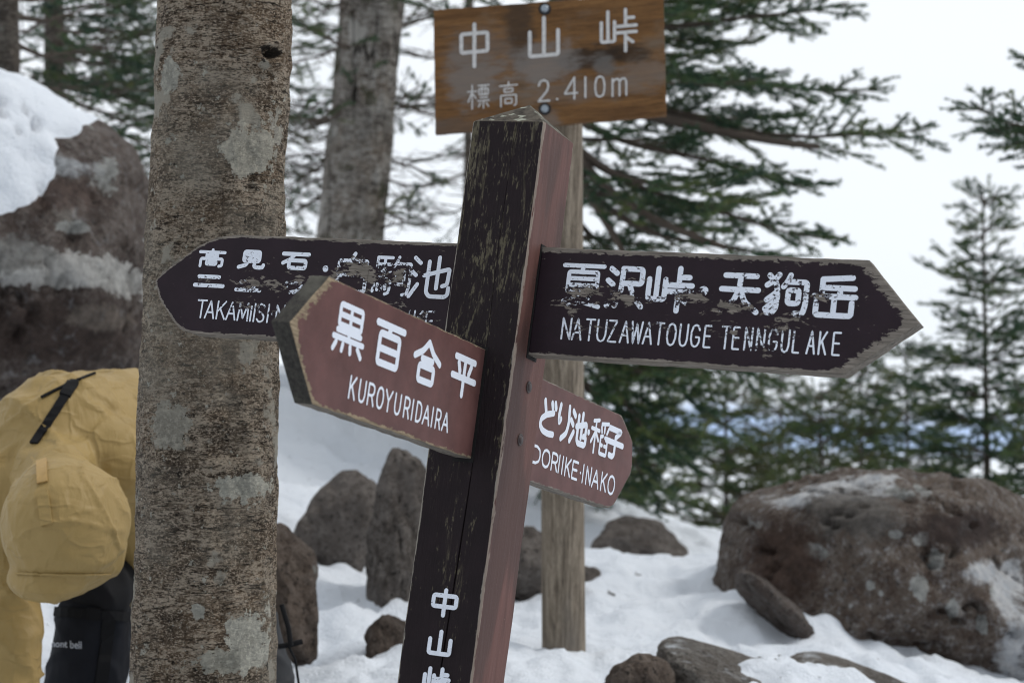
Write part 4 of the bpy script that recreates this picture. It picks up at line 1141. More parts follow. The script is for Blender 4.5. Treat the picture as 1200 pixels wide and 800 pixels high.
# 4. pale trunk in the middle distance
pbm = at(392, 455, 9.5); pale = empty('fir_tree', (pbm.x, pbm.y, gz(pbm.x, pbm.y)))
tag(pale, 'pale flaky-barked trunk between the near trunk and the signpost', 'tree')
plv = Vector(pale.location)
hi = at(443, -60, 9.5) - plv; lo = at(405, 300, 9.5) - plv
lo2 = lo + (lo - hi) * (lo.z + 0.15) / (hi.z - lo.z)
hi2 = hi + (hi - lo) * 0.8
make_trunk('trunk', lo2, hi2, 0.158, 0.138, PALEBARK, pale, 90, 260, 1.6, seed=5, horiz=False, flare=0.05)
tb_ = Tubes(); fo = Foliage(); rng = random.Random(5)
pn = lambda px, py, d: np.array(at(px, py, d) - plv)
for (ax, ay, px, py, d, sl, nd) in [(430, 60, 350, 20, 9.0, .3, .5), (425, 100, 345, 150, 9.2, .3, .3), (420, 140, 350, 215, 9.8, .28, .2), (415, 190, 340, 250, 10.0, .28, .2), (440, 30, 540, 10, 9.9, .3, .4), (430, 110, 530, 130, 10.2, .3, .15), (425, 160, 520, 215, 9.9, .3, .1), (436, -20, 340, -40, 9.4, .4, .7), (440, -30, 530, -30, 9.3, .4, .7), (430, 20, 330, 85, 10.2, .3, .35), (418, 230, 500, 262, 10.0, .2, .05)]:
    limb(pn(ax, ay, 9.5), pn(px, py, d), sl, rng, tb_, fo, r0=0.013, sag=0.05, needles=nd, dead=.5 * (1 - nd), green=.36, wild=1.6)
for q in range(16):                                   # tangle of dead lower limbs
    ay = rng.uniform(-30, 270); sgn = rng.choice((-1, 1)); ax = 440 - 0.13 * ay
    limb(pn(ax, ay, 9.5), pn(ax + sgn * rng.uniform(60, 110), ay + rng.uniform(-10, 50), rng.uniform(8.9, 10.3)), rng.uniform(.2, .34), rng, tb_, fo, r0=0.009, sag=0.06, needles=rng.choice((0.05, 0.1, 0.5)), dead=.5, green=.4, wild=2.0)
finish_tree(pale, tb_, fo, seed=6)

# 5. the darker firs at the left edge
def left_fir(label, px, d, r, limbs, seed, lean=0, py_base=470):
    b_ = at(px, py_base, d); g0 = min(b_.z, gz(b_.x, b_.y))
    root = empty('fir_tree', (b_.x, b_.y, g0)); tag(root, label, 'tree', None)
    ol = Vector(root.location)
    t_ = at(px + lean, -120, d) - ol
    make_trunk('trunk', (0, 0, -0.15), t_, r, r * 0.85, FIRBARK, root, 40, 160, 0.6, seed=seed)
    tb = Tubes(); fo = Foliage(); rng = random.Random(seed)
    for (pa, ex, ey, ed, sl, nd) in limbs:
        f = (at(px, pa, d).z - ol.z) / t_.z
        limb(np.array(t_) * f, np.array(at(ex, ey, ed) - ol), sl, rng, tb, fo, r0=0.016, sag=0.04, needles=nd, dead=.45 * (1 - nd), green=.30, wild=1.5)
    finish_tree(root, tb, fo, seed=seed)
left_fir('dark slim fir trunk beside the snow-capped boulder', 62, 10.5, 0.056,
    [(10, 185, -8, 10.2, .35, .8), (30, 190, 30, 9.8, .35, .5), (60, 185, 75, 10.0, .36, .75), (75, 175, 120, 9.8, .34, .8), (100, 190, 150, 9.6, .32, .6), (110, 185, 205, 10.2, .34, .7), (130, 178, 245, 10.0, .32, .5), (20, -10, 40, 10.9, .34, .5), (90, 200, 100, 11.2, .4, .8), (60, 210, 50, 11.5, .4, .7), (-30, 190, -20, 9.7, .4, .8), (120, 200, 180, 11.4, .4, .7), (80, 0, 100, 11.2, .3, .4), (15, 170, 15, 10.8, .4, .8), (45, 175, 60, 10.9, .4, .3), (85, 180, 95, 9.4, .36, .75), (125, 170, 215, 10.9, .36, .8), (140, 175, 235, 11.1, .36, .7), (50, 165, 40, 11.3, .4, .8)], 41)
left_fir('grey fir trunk cut by the left edge of the frame', 8, 9.0, 0.058,
    [(20, 120, 8, 9.6, .3, .45), (50, 110, 60, 9.8, .3, .4), (80, 120, 110, 10.0, .3, .4), (0, 150, -30, 9.5, .4, .7), (60, -60, 70, 9.0, .3, .5)], 42)
left_fir('fir standing behind the near trunk, bare twiggy limbs on its right', 262, 12.0, 0.07,
    [(0, 400, -10, 11.6, .4, .6), (40, 395, 60, 11.8, .4, .45), (80, 390, 110, 11.5, .36, .35), (120, 385, 165, 11.9, .36, .3), (160, 380, 220, 11.5, .34, .3), (190, 390, 255, 12, .34, .4), (60, 130, 80, 11.6, .4, .8), (110, 130, 140, 11.8, .4, .8), (150, 120, 190, 11.5, .4, .7), (190, 130, 230, 11.6, .4, .7), (10, 130, 20, 11.9, .4, .7), (-40, 130, -40, 11.9, .4, .8), (-40, 400, -60, 11.9, .4, .8), (230, 370, 275, 11.6, .3, .3)], 43)
left_fir('slim fir just left of the signpost top with sparse needles', 549, 13.5, 0.03,
    [(10, 400, 20, 13.2, .35, .3), (60, 590, 70, 13.2, .35, .3), (110, 420, 130, 13.5, .3, .2), (150, 560, 190, 13.4, .3, .25), (200, 440, 230, 13.2, .3, .2), (240, 560, 275, 13.4, .3, .3), (-20, 600, -20, 13.2, .4, .4), (300, 420, 350, 13.4, .35, .6), (350, 560, 420, 13.2, .4, .8), (400, 430, 470, 13.0, .4, .8), (440, 560, 520, 13.0, .4, .8), (460, 450, 520, 12.8, .4, .8)], 44, py_base=560)

# ------------------------------------------------------------------ rocks
def rock(label, px, py, d, rx, ry, rz, mat, seed, sub=5, rot=(0, 0, 0), cuts=7, rough=0.13, name='rock', group=None, cat='rock', cutr=(0.62, 0.9), fine=0.016, snowcap=None, box=2.0, patches=(), cleft=0.06):
    """centre seen at px, py; radii in metres"""
    bm = bmesh.new(); bmesh.ops.create_icosphere(bm, subdivisions=sub, radius=1.0)
    V = np.array([v.co for v in bm.verts]); F = np.array([[v.index for v in f.verts] for f in bm.faces]); bm.free()
    rs = np.random.RandomState(seed)
    dirs = V.copy()
    r = (np.abs(dirs) ** box).sum(1) ** (-1 / box)
    for k in range(cuts):
        n_ = rs.randn(3); n_ /= np.linalg.norm(n_); c_ = rs.uniform(*cutr)
        p = dirs @ n_
        lim = np.where(p > 1e-3, c_ / np.maximum(p, 1e-3), 99)
        r = -np.log(np.exp(-r * 34) + np.exp(-np.minimum(lim, 5) * 34)) / 34 if True else r
    dn = rough * fbm(dirs * 1.7 + seed * 3.1, 3) + fine * fbm(dirs * np.array([rx, ry, rz]) / min(rx, rz) * 5 + seed, 4, 0.55)
    cr = fbm(dirs * 2.6 + seed * 7.7, 3)
    dn -= cleft * np.exp(-(cr / 0.04) ** 2)                          # clefts
    P = dirs * r[:, None] * np.array([rx, ry, rz]) + dirs * dn[:, None] * min(rx, ry, rz) ** 0.5 * max(rx, rz) ** 0.5
    from mathutils import Euler
    M = np.array(Euler([math.radians(a) for a in rot]).to_matrix())
    P = P @ M.T
    c0 = at(px, py, d); base = Vector((c0.x, c0.y, c0.z + P[:, 2].min()))
    def loc(px_, py_, dd):
        q = at(px_, py_, dd) - base; return (q.x, q.y, q.z)
    k_ = d / FPX
    if isinstance(mat, dict):
        mat = rock_mat(patches=[(loc(a_, b_, d - ry * 0.8), (c_ * k_, 0.35, e_ * k_), col_, so_) for a_, b_, c_, e_, col_, so_ in patches], **mat)
    o = link(name, npmesh(name, P - [0, 0, P[:, 2].min()], F), mat); o.location = base
    tag(o, label, cat, group)
    if snowcap:
        blobs, thick = snowcap
        Q = P - [0, 0, P[:, 2].min()]
        gr = (P @ M) / np.array([rx, ry, rz]) ** 2 @ M.T
        gr /= np.linalg.norm(gr, axis=1)[:, None]
        w = np.full(len(Q), -9.0)
        for a_, b_, c_, e_, dd, dr in blobs:
            w = np.maximum(w, 1 - np.linalg.norm((Q - np.array(loc(a_, b_, dd))) / np.array([c_ * k_, dr, e_ * k_]), axis=1))
        w = np.clip(w * 1.8 + 0.16 * fbm(Q * 4.0 + 5, 3) + 0.06 * fbm(Q * 17, 3), -1.0, 0.75)
        w = np.where(w > 0, np.sqrt(np.clip(w, 0, 1)) * 0.9, w * 1.2)
        Q2 = Q + (gr * 0.5 + np.array([0, 0, 0.5])) * (thick * w)[:, None] * (1 + 0.12 * fbm(Q * 7, 2))[:, None]
        kf = (w > -0.95)[F].all(1)
        ids = np.unique(F[kf]); rm = -np.ones(len(Q), int); rm[ids] = np.arange(len(ids))
        link('snow_cap', npmesh('snow_cap', Q2[ids], rm[F[kf]]), bpy.data.materials['snow'], o)
    return o
LW = (0.45, 0.46, 0.44); SW = (0.74, 0.78, 0.83)
rock('big brown boulder spotted with white lichen, at the right edge', 1068, 700, 6.7, 0.60, 0.52, 0.42, KB, 14, 6, (0, 5, 10), 9, 0.10, 'boulder', cat='boulder', cutr=(0.78, 1.0), fine=0.022, box=2.6, cleft=0.09,
     snowcap=([(1195, 604, 30, 26, 6.9, 0.3)], 0.02),
     patches=[(957, 646, 12, 8, LW, .04), (1068, 685, 11, 15, LW, .04), (1092, 655, 8, 13, LW, .04), (1075, 630, 9, 7, LW, .04), (1107, 710, 7, 11, LW, .04), (1143, 727, 6, 10, LW, .04), (1045, 624, 8, 5, LW, .04), (1134, 616, 8, 6, LW, .04), (1062, 577, 12, 8, LW, .08), (1090, 573, 7, 8, LW, .04), (1117, 784, 5, 8, LW, .04), (1162, 693, 5, 6, LW, .04), (893, 616, 6, 5, LW, .04), (1013, 682, 5, 5, LW, .04), (985, 572, 70, 13, SW, .12), (1035, 562, 40, 9, SW, .12), (925, 585, 30, 10, SW, .2), (1188, 760, 26, 46, SW, .22), (1150, 670, 22, 12, SW, .25), (1172, 700, 12, 24, SW, .25), (1195, 680, 20, 20, SW, .2), (1000, 600, 50, 30, (0.17, 0.155, 0.14), .2), (920, 660, 40, 50, (0.10, 0.06, 0.044), .3), (1130, 620, 60, 20, (0.05, 0.03, 0.025), .3)])
rock('dark slab of rock leaning at the foot of the big brown boulder', 908, 716, 6.15, 0.17, 0.16, 0.05, ROCK_DARK, 9, 5, (0, 46, 10), 6)
rock('long grey slab half buried in snow at the bottom edge', 880, 806, 5.1, 0.25, 0.2, 0.055, ROCK_SLAB, 17, 5, (10, 20, 6), 5, 0.05, box=2.8)
rock('flat slab dusted with snow under the big brown boulder', 1025, 822, 5.3, 0.24, 0.2, 0.06, ROCK_SLAB, 19, 5, (6, 22, -8), 5, 0.05, box=2.8)
rock('small brown stone poking out of the snow right of the signpost foot', 752, 808, 4.9, 0.09, 0.09, 0.082, ROCK_TAN, 23, 5, (0, 8, 0), 8)
rock('low rounded grey rock just right of the round pole', 742, 656, 8.4, 0.235, 0.2, 0.165, ROCK_GREY, 25, 5, (0, 6, 0), 12, 0.1, cutr=(.66, .9))
rock('small grey rock touching the round pole on its right', 688, 682, 6.9, 0.075, 0.1, 0.055, ROCK_GREY, 27, 5, (0, 18, 0), 6)
rock('grey rock between the signpost and the round pole', 625, 665, 6.6, 0.16, 0.15, 0.16, ROCK_GREY, 29, 5, (0, 10, 0), 13, cutr=(.62, .88))
rock('blocky grey rock in the snow just right of the near trunk', 385, 628, 6.7, 0.135, 0.15, 0.215, ROCK_GREY, 33, 5, (0, 24, 12), 13, 0.09, box=3.0, cutr=(0.66, 0.92))
rock('tall upright grey rock with pale lichen left of the signpost', 464, 662, 6.2, 0.098, 0.12, 0.355, ROCK_GREY, 57, 5, (0, 2, 0), 12, 0.10, cutr=(0.7, 1.0), box=3.2)
rock('knobbly brown rock at the foot of the tall upright rock', 450, 766, 5.6, 0.075, 0.09, 0.11, ROCK_TAN, 37, 5, (0, 0, 0), 7, 0.16)
rock('brown rock half hidden behind the near trunk', 342, 700, 5.5, 0.085, 0.12, 0.20, ROCK_TAN, 41, 5, (0, -14, 0), 12, 0.12, cutr=(0.64, 0.92))
rock('grey rock low behind the signpost', 560, 655, 7.4, 0.14, 0.14, 0.10, ROCK_GREY, 43, 5, (0, 5, 0), 7)
rock('huge dark boulder capped with snow at the left edge', -8, 335, 7.0, 0.56, 0.62, 0.70, KD_, 62, 6, (0, 0, 0), 5, 0.07, 'boulder', cat='boulder', cutr=(0.80, 1.0), fine=0.016, box=2.25,
     snowcap=([(-30, 84, 138, 90, 6.7, 0.9), (-60, 170, 110, 80, 6.4, 0.5), (80, 60, 60, 60, 7.2, 0.5)], 0.035),
     patches=[(60, 316, 105, 20, (0.64, 0.63, 0.60), .03), (20, 306, 50, 16, (0.64, 0.63, 0.60), .03), (146, 326, 36, 20, (0.6, 0.59, 0.56), .03), (110, 190, 14, 30, LW, .05), (82, 264, 16, 8, LW, .05), (75, 240, 16, 14, (0.3, 0.27, 0.24), .1), (20, 300, 40, 20, (0.3, 0.29, 0.27), .1), (60, 225, 50, 20, (0.13, 0.09, 0.075), .3), (60, 390, 120, 40, (0.065, 0.042, 0.034), .3), (110, 370, 30, 14, (0.22, 0.18, 0.15), .2), (40, 190, 60, 12, (0.5, 0.52, 0.54), .25)])

# ------------------------------------------------------------------ hiker
JACKET = NT('tan_jacket')
def _ridge(vec):
    q = JACKET.math('ABSOLUTE', JACKET.math('SUBTRACT', JACKET.noise(1.0, 2, 0.45, vec=vec), 0.5))
    return JACKET.math('SUBTRACT', 1.0, JACKET.step(q, 0.03, 0.05))
rd = JACKET.math('ADD', _ridge(JACKET.mapping(JACKET.co, scale=(15, 12, 5), rot=(0, 0.6, 0))), _ridge(JACKET.mapping(JACKET.co, scale=(6, 12, 17), loc=(3, 1, 5), rot=(0, -0.35, 0))))
f = JACKET.noise(5, 5, 0.55, dist=1.2); g = JACKET.noise(500, 2)
wr = JACKET.noise(1.0, 4, 0.5, vec=JACKET.mapping(JACKET.co, scale=(16, 16, 7)), dist=1.5)
JACKET = JACKET.finish(JACKET.mix(f, (0.285, 0.195, 0.068), (0.36, 0.25, 0.095)), 0.55, JACKET.bump(JACKET.math('MULTIPLY_ADD', g, 0.03, JACKET.math('MULTIPLY_ADD', rd, 0.2, JACKET.math('MULTIPLY', wr, 0.5))), 0.55, 0.02), 0.3)
BLACKC = plain('black_cloth', (0.006, 0.006, 0.0075), 0.85, 24, 0.4, 0.3, 0.4)
GAITER = plain('dark_gaiter', (0.008, 0.009, 0.013), 0.75, 30, 0.35, 0.2, 0.4)
SKIN = plain('skin', (0.5, 0.3, 0.22), 0.5, 40, 0.08)
BOOT = plain('boot_leather', (0.03, 0.024, 0.02), 0.6)
WEB = plain('black_webbing', (0.007, 0.007, 0.008), 0.8, 200, 0.3, 0.2)

def capsule(bm, pts, rad, k=16, sq=(1, 1)):
    """a closed tube with rounded ends through pts"""
    pts = [np.array(p, float) for p in pts]; n_ = len(pts)
    P, Rr = [], []
    d0 = nrm(pts[1] - pts[0]); d1 = nrm(pts[-1] - pts[-2])
    for q in (80, 55, 30): P.append(pts[0] - d0 * rad[0] * math.sin(math.radians(q))); Rr.append(rad[0] * math.cos(math.radians(q)))
    P += pts; Rr += list(rad)
    for q in (30, 55, 80): P.append(pts[-1] + d1 * rad[-1] * math.sin(math.radians(q))); Rr.append(rad[-1] * math.cos(math.radians(q)))
    t = Tubes(); 
    T_ = np.gradient(np.array(P), axis=0)
    t.add(P, Rr, k)
    V = t.V[0]; F = t.F[0]; vs = [bm.verts.new(v) for v in V]
    for f_ in F: bm.faces.new([vs[i] for i in f_])
    bm.faces.new(vs[:k][::-1]); bm.faces.new(vs[-k:])
def ellipsoid(bm, c, r, M=None):
    r_ = bmesh.ops.create_icosphere(bm, subdivisions=4, radius=1.0)
    for v in r_['verts']:
        q = Vector((v.co.x * r[0], v.co.y * r[1], v.co.z * r[2]))
        v.co = Vector(c) + (M @ q if M is not None else q)
def fuse(name, bm, voxel, smooth=6, wr=None):
    """voxel-remesh a set of overlapping shapes into one continuous skin"""
    bmesh.ops.recalc_face_normals(bm, faces=bm.faces)
    me = bpy.data.meshes.new(name + '_src'); bm.to_mesh(me); bm.free()
    ob = bpy.data.objects.new(name + '_src', me); COL.objects.link(ob)
    md = ob.modifiers.new('r', 'REMESH'); md.mode = 'VOXEL'; md.voxel_size = voxel
    ms = ob.modifiers.new('s', 'SMOOTH'); ms.iterations = smooth; ms.factor = 0.5
    dg = bpy.context.evaluated_depsgraph_get(); dg.update()
    out = bpy.data.meshes.new_from_object(ob.evaluated_get(dg))
    out.name = name
    bpy.data.objects.remove(ob); bpy.data.meshes.remove(me)
    out.polygons.foreach_set('use_smooth', np.ones(len(out.polygons), bool))
    if wr:
        n_ = len(out.vertices); co = np.zeros(n_ * 3, np.float32); out.vertices.foreach_get('co', co); co = co.reshape(-1, 3).astype(float)
        nr = np.zeros(n_ * 3, np.float32); out.vertices.foreach_get('normal', nr); nr = nr.reshape(-1, 3)
        co = co + nr * wr(co)[:, None]
        out.vertices.foreach_set('co', co.astype(np.float32).ravel()); out.update()
    return out

hb = at(110, 700, 4.75)
hz = gz(hb.x, hb.y)
H0 = Vector((hb.x, hb.y, hz))
person = empty('person', H0)
tag(person, 'hiker in a tan hooded jacket and black trousers bending down, head bowed towards the camera', 'person')
def hp(px, py, d): return np.array(at(px, py, d) - H0)
# joints
pelvis = hp(205, 545, 5.15); chest = hp(70, 535, 4.72); neck = hp(66, 566, 4.52); head = hp(76, 618, 4.34)
r_sh = hp(2, 572, 4.62); l_sh = hp(135, 545, 4.66)
r_el = hp(6, 690, 4.55); r_wr = hp(14, 835, 4.45); r_hd = hp(18, 890, 4.42)
l_el = hp(165, 640, 4.80); l_wr = hp(195, 740, 4.90); l_hd = hp(200, 785, 4.92)
hipL = hp(165, 590, 5.05); kneeL = hp(114, 690, 4.72); ankL = hp(84, 905, 4.78); ankL[2] = 0.09
hipR = hp(235, 590, 5.2); kneeR = hp(185, 720, 4.95); ankR = hp(205, 880, 5.35); ankR[2] = 0.09 + gz(H0.x + ankR[0], H0.y + ankR[1]) - hz
FW = np.array([-0.25, -0.95, 0]); FW /= np.linalg.norm(FW)

bm = bmesh.new()                                      # the body under the clothes
capsule(bm, [pelvis, (pelvis + chest) / 2 + [0, 0, 0.02], chest], [0.12, 0.115, 0.125])
capsule(bm, [chest, neck, head], [0.09, 0.055, 0.06])
hd_dir = nrm(head - neck)
# head: crown towards the camera, face looking down and back
cr = nrm(np.array([0.06, -0.80, -0.35])); fc = nrm(np.array([0.02, 0.12, -1.0]) - 0 * cr); fc = nrm(fc - cr * (fc @ cr)); sd = np.cross(fc, cr)
HM = Matrix(np.array([sd, fc, cr]).T.tolist())
ellipsoid(bm, head, (0.072, 0.09, 0.108), HM)
def hq(x, y, z): return head + sd * x + fc * y + cr * z
ellipsoid(bm, hq(0, 0.02, -0.075), (0.05, 0.066, 0.045), HM)
capsule(bm, [hq(0, 0.086, 0.01), hq(0, 0.108, -0.028)], [0.009, 0.014], 10)
for s_ in (-1, 1): ellipsoid(bm, hq(0.074 * s_, -0.005, -0.01), (0.012, 0.02, 0.032), HM)
for (sh, el, wr_, hd) in ((r_sh, r_el, r_wr, r_hd), (l_sh, l_el, l_wr, l_hd)):
    capsule(bm, [chest * .4 + sh * .6, sh, el], [0.07, 0.06, 0.045]); capsule(bm, [el, wr_], [0.045, 0.03])
    ax = nrm(hd - wr_); sx = nrm(np.cross(ax, [0, 1, 0.1])); nz_ = np.cross(sx, ax)
    capsule(bm, [wr_, wr_ + ax * 0.09], [0.03, 0.036])
    for q, (off, ln) in enumerate([(-0.03, .07), (-0.01, .08), (0.01, .075), (0.03, .058)]):
        o_ = wr_ + ax * 0.10 + sx * off
        capsule(bm, [o_, o_ + ax * ln * .5 + nz_ * .006, o_ + ax * ln * .9 + nz_ * .03], [0.0095, 0.009, 0.008], 8)
    o_ = wr_ + ax * 0.04 - sx * 0.034
    capsule(bm, [o_, o_ + ax * 0.03 - sx * 0.024, o_ + ax * 0.06 - sx * 0.026], [0.012, 0.011, 0.009], 8)
for (hp_, kn_, an_) in ((hipL, kneeL, ankL), (hipR, kneeR, ankR)):
    capsule(bm, [pelvis * .3 + hp_ * .7, hp_, kn_], [0.1, 0.085, 0.055]); capsule(bm, [kn_, kn_ * .65 + an_ * .35 - FW * .015, an_], [0.055, 0.056, 0.04])
    capsule(bm, [an_ - FW * 0.04, an_ + FW * 0.15 - np.array([0, 0, 0.04])], [0.045, 0.035])
body = link('body', fuse('body', bm, 0.007, 3), SKIN, person)

def crease(s, ax, freq, seed, warp=0.35):
    """long soft folds running across the direction ax"""
    s = np.asarray(s); q = s @ np.array(ax) * freq + warp * freq * 0.12 * vnoise(s * 5 + seed)
    lane = vnoise(np.c_[s @ np.array([ax[2], ax[0], ax[1]]) * freq * 0.35 + seed, q, s[:, 1] * freq * 0.3])
    return np.clip(1 - np.abs(lane) * 2.6, 0, 1) ** 1.6
def wrj(co):
    s = np.asarray(co)
    return 0.010 * fbm(s * 3.5 + 3, 2) + 0.012 * crease(s, (0.6, 0.1, 0.8), 17, 2) + 0.010 * crease(s, (-0.75, 0.2, 0.6), 14, 7) + 0.002 * fbm(s * 22, 2) - 0.006
bm = bmesh.new()
mid = (pelvis + chest) / 2
capsule(bm, [pelvis + (pelvis - chest) * 0.02, mid + [0, 0, 0.035], chest + [0, 0, 0.03]], [0.165, 0.18, 0.168], 24)
capsule(bm, [r_sh, chest, l_sh], [0.098, 0.14, 0.11], 20)
capsule(bm, [chest, neck], [0.13, 0.085], 20)
capsule(bm, [r_sh, (r_sh + r_el) / 2, r_el], [0.098, 0.09, 0.082], 16); capsule(bm, [r_el, (r_el + r_wr) / 2, r_wr], [0.082, 0.078, 0.055], 16)
capsule(bm, [l_sh, l_el], [0.095, 0.078], 16); capsule(bm, [l_el, l_wr], [0.078, 0.054], 16)
jacket = link('jacket', fuse('jacket', bm, 0.008, 5, wrj), JACKET, person)

bm = bmesh.new()                                      # trousers
for (hp_, kn_, an_) in ((hipL, kneeL, ankL), (hipR, kneeR, ankR)):
    capsule(bm, [pelvis * .4 + hp_ * .6, hp_, kn_], [0.14, 0.118, 0.082], 18); capsule(bm, [kn_, an_ + [0, 0, .05]], [0.08, 0.068], 18)
capsule(bm, [pelvis + (chest - pelvis) * .2, pelvis], [0.13, 0.14], 18)
trousers = link('trousers', fuse('trousers', bm, 0.009, 4, wrj), BLACKC, person)
for (kn_, an_) in ((kneeL, ankL), (kneeR, ankR)):
    bm = bmesh.new()
    a_ = kn_ * .86 + an_ * .14
    capsule(bm, [a_, a_ * .6 + an_ * .4 - FW * .02, an_], [0.088, 0.100, 0.098], 20)
    ga = link('gaiter', fuse('gaiter', bm, 0.007, 3, lambda c_: 0.6 * wrj(c_)), GAITER, person)
    if an_ is ankL:
        gaiter = ga
    bm = bmesh.new()
    capsule(bm, [an_ - FW * 0.06 - [0, 0, .02], an_ + FW * 0.02 - [0, 0, .02], an_ + FW * 0.17 - [0, 0, .05]], [0.06, 0.062, 0.046], 16)
    link('boot', fuse('boot', bm, 0.008, 3), BOOT, person)

def wrh(co):
    s = np.asarray(co)
    return 0.004 * fbm(s * 6 + 1, 2) + 0.006 * crease(s, (0.8, 0.1, 0.4), 20, 4) + 0.005 * crease(s, (-0.3, 0.2, 0.9), 18, 9) + 0.0012 * fbm(s * 30, 2) - 0.004
bm = bmesh.new()                                      # hood, with a stiff peak at its lower front
ellipsoid(bm, hq(0, -0.008, 0.002), (0.136, 0.142, 0.152), HM)
ellipsoid(bm, hq(0.0, 0.045, -0.01), (0.128, 0.108, 0.120), HM)
bp = hp(60, 672, 4.30); ellipsoid(bm, bp, (0.092, 0.052, 0.10), HM)
capsule(bm, [hq(0, -0.03, -0.05), neck + [0, 0, 0.0], chest * .4 + neck * .6], [0.10, 0.085, 0.085], 20)
hood = link('hood', fuse('hood', bm, 0.007, 6, wrh), JACKET, person)

# things laid on the cloth: found by dropping lines from the eye onto the surface
def bvh(ob):
    return BVHTree.FromPolygons([v.co.copy() for v in ob.data.vertices], [tuple(p.vertices) for p in ob.data.polygons])
BV = {'jacket': bvh(jacket), 'hood': bvh(hood), 'gaiter': bvh(gaiter)}
def hit(names, px, py, lift=0.004):
    o = EYE - H0; d = ray(px, py).normalized(); best = None
    for k_ in names:
        h_ = BV[k_].ray_cast(o, d)
        if h_[0] is not None and (best is None or h_[3] < best[3]): best = h_
    if best is None: return None
    nn_ = best[1] if best[1].dot(d) < 0 else -best[1]
    return np.array(best[0] + nn_ * lift), np.array(nn_)
def ribbon(name, pix, names, width, mat, parent, th=0.003):
    hs = [hit(names, *p) for p in pix]; hs = [h_ for h_ in hs if h_ is not None]
    if len(hs) < 2: return
    P = np.array([h_[0] for h_ in hs]); N_ = np.array([h_[1] for h_ in hs])
    T = np.gradient(P, axis=0); bm = bmesh.new(); rows = []
    for p, n_, t_ in zip(P, N_, T):
        s_ = nrm(np.cross(nrm(t_), n_)) * width / 2
        rows.append([bm.verts.new(q) for q in (p - s_ - n_ * th, p - s_ + n_ * th * .5, p + s_ + n_ * th * .5, p + s_ - n_ * th)])
    for a_, b_ in zip(rows, rows[1:]):
        for q in range(4): bm.faces.new((a_[q], a_[(q + 1) % 4], b_[(q + 1) % 4], b_[q]))
    bm.faces.new(rows[0]); bm.faces.new(rows[-1][::-1])
    return link(name, bm_mesh(name, bm, False), mat, parent)
lerp2 = lambda a_, b_, n_: [(a_[0] + (b_[0] - a_[0]) * t, a_[1] + (b_[1] - a_[1]) * t) for t in np.linspace(0, 1, n_)]
ribbon('strap', lerp2((88, 446), (40, 520), 14), ['jacket', 'hood'], 0.020, WEB, person, 0.004)
ribbon('buckle', lerp2((86, 448), (76, 464), 4), ['jacket'], 0.026, WEB, person, 0.009)
ribbon('cord', lerp2((88, 447), (48, 466), 12), ['jacket'], 0.006, WEB, person, 0.003)
ribbon('cord', lerp2((90, 446), (112, 438), 6), ['jacket'], 0.005, WEB, person, 0.003)
ribbon('hood_tab', lerp2((50, 577), (55, 614), 8), ['hood'], 0.024, JACKET, hood, 0.004)
PATCH = plain('orange_patch', (0.40, 0.255, 0.09), 0.6)
ribbon('hood_patch', lerp2((49, 540), (50, 566), 6), ['hood'], 0.022, PATCH, hood, 0.003)
ribbon('seam', lerp2((20, 672), (128, 672), 24), ['hood'], 0.004, JACKET, hood, 0.002)
ribbon('gaiter_strap', lerp2((66, 716), (150, 722), 12), ['gaiter'], 0.022, WEB, gaiter, 0.004)
ribbon('buckle', lerp2((102, 718), (118, 719), 4), ['gaiter'], 0.028, WEB, gaiter, 0.009)
ribbon('pull_strap', lerp2((128, 724), (118, 800), 10), ['gaiter'], 0.03, WEB, gaiter, 0.004)
# maker's name across the gaiter
cu = bpy.data.curves.new('txt', 'FONT'); cu.body = 'mont bell'; cu.size = 1.0; cu.resolution_u = 3; cu.offset = 0.018
to = bpy.data.objects.new('txt', cu); COL.objects.link(to)
dg = bpy.context.evaluated_depsgraph_get(); dg.update()
tm = bpy.data.meshes.new_from_object(to.evaluated_get(dg)); bpy.data.objects.remove(to)
bm = bmesh.new(); bm.from_mesh(tm)
bmesh.ops.triangulate(bm, faces=bm.faces); bmesh.ops.subdivide_edges(bm, edges=bm.edges, cuts=1)
xs = [v.co.x for v in bm.verts]; x0_, x1_ = min(xs), max(xs)
dia = [bm.verts.new((q[0], q[1], 0)) for q in (((x0_ + x1_) * .505, .02), ((x0_ + x1_) * .535, .3), ((x0_ + x1_) * .505, .62), ((x0_ + x1_) * .475, .3))]
bm.faces.new(dia)
bad = []
for v in bm.verts:
    px_ = 59 + (v.co.x - x0_) / (x1_ - x0_) * 37; py_ = 757 + (px_ - 58) * 0.05 - v.co.y * 11.5
    h_ = hit(['gaiter'], px_, py_, 0.003)
    if h_ is None: bad.append(v)
    else: v.co = Vector(h_[0])
bmesh.ops.delete(bm, geom=bad, context='VERTS')
me = bpy.data.meshes.new('lettering'); bm.to_mesh(me); bm.free()
if len(me.polygons): link('lettering', me, plain('grey_print', (0.42, 0.45, 0.5), 0.6), gaiter)

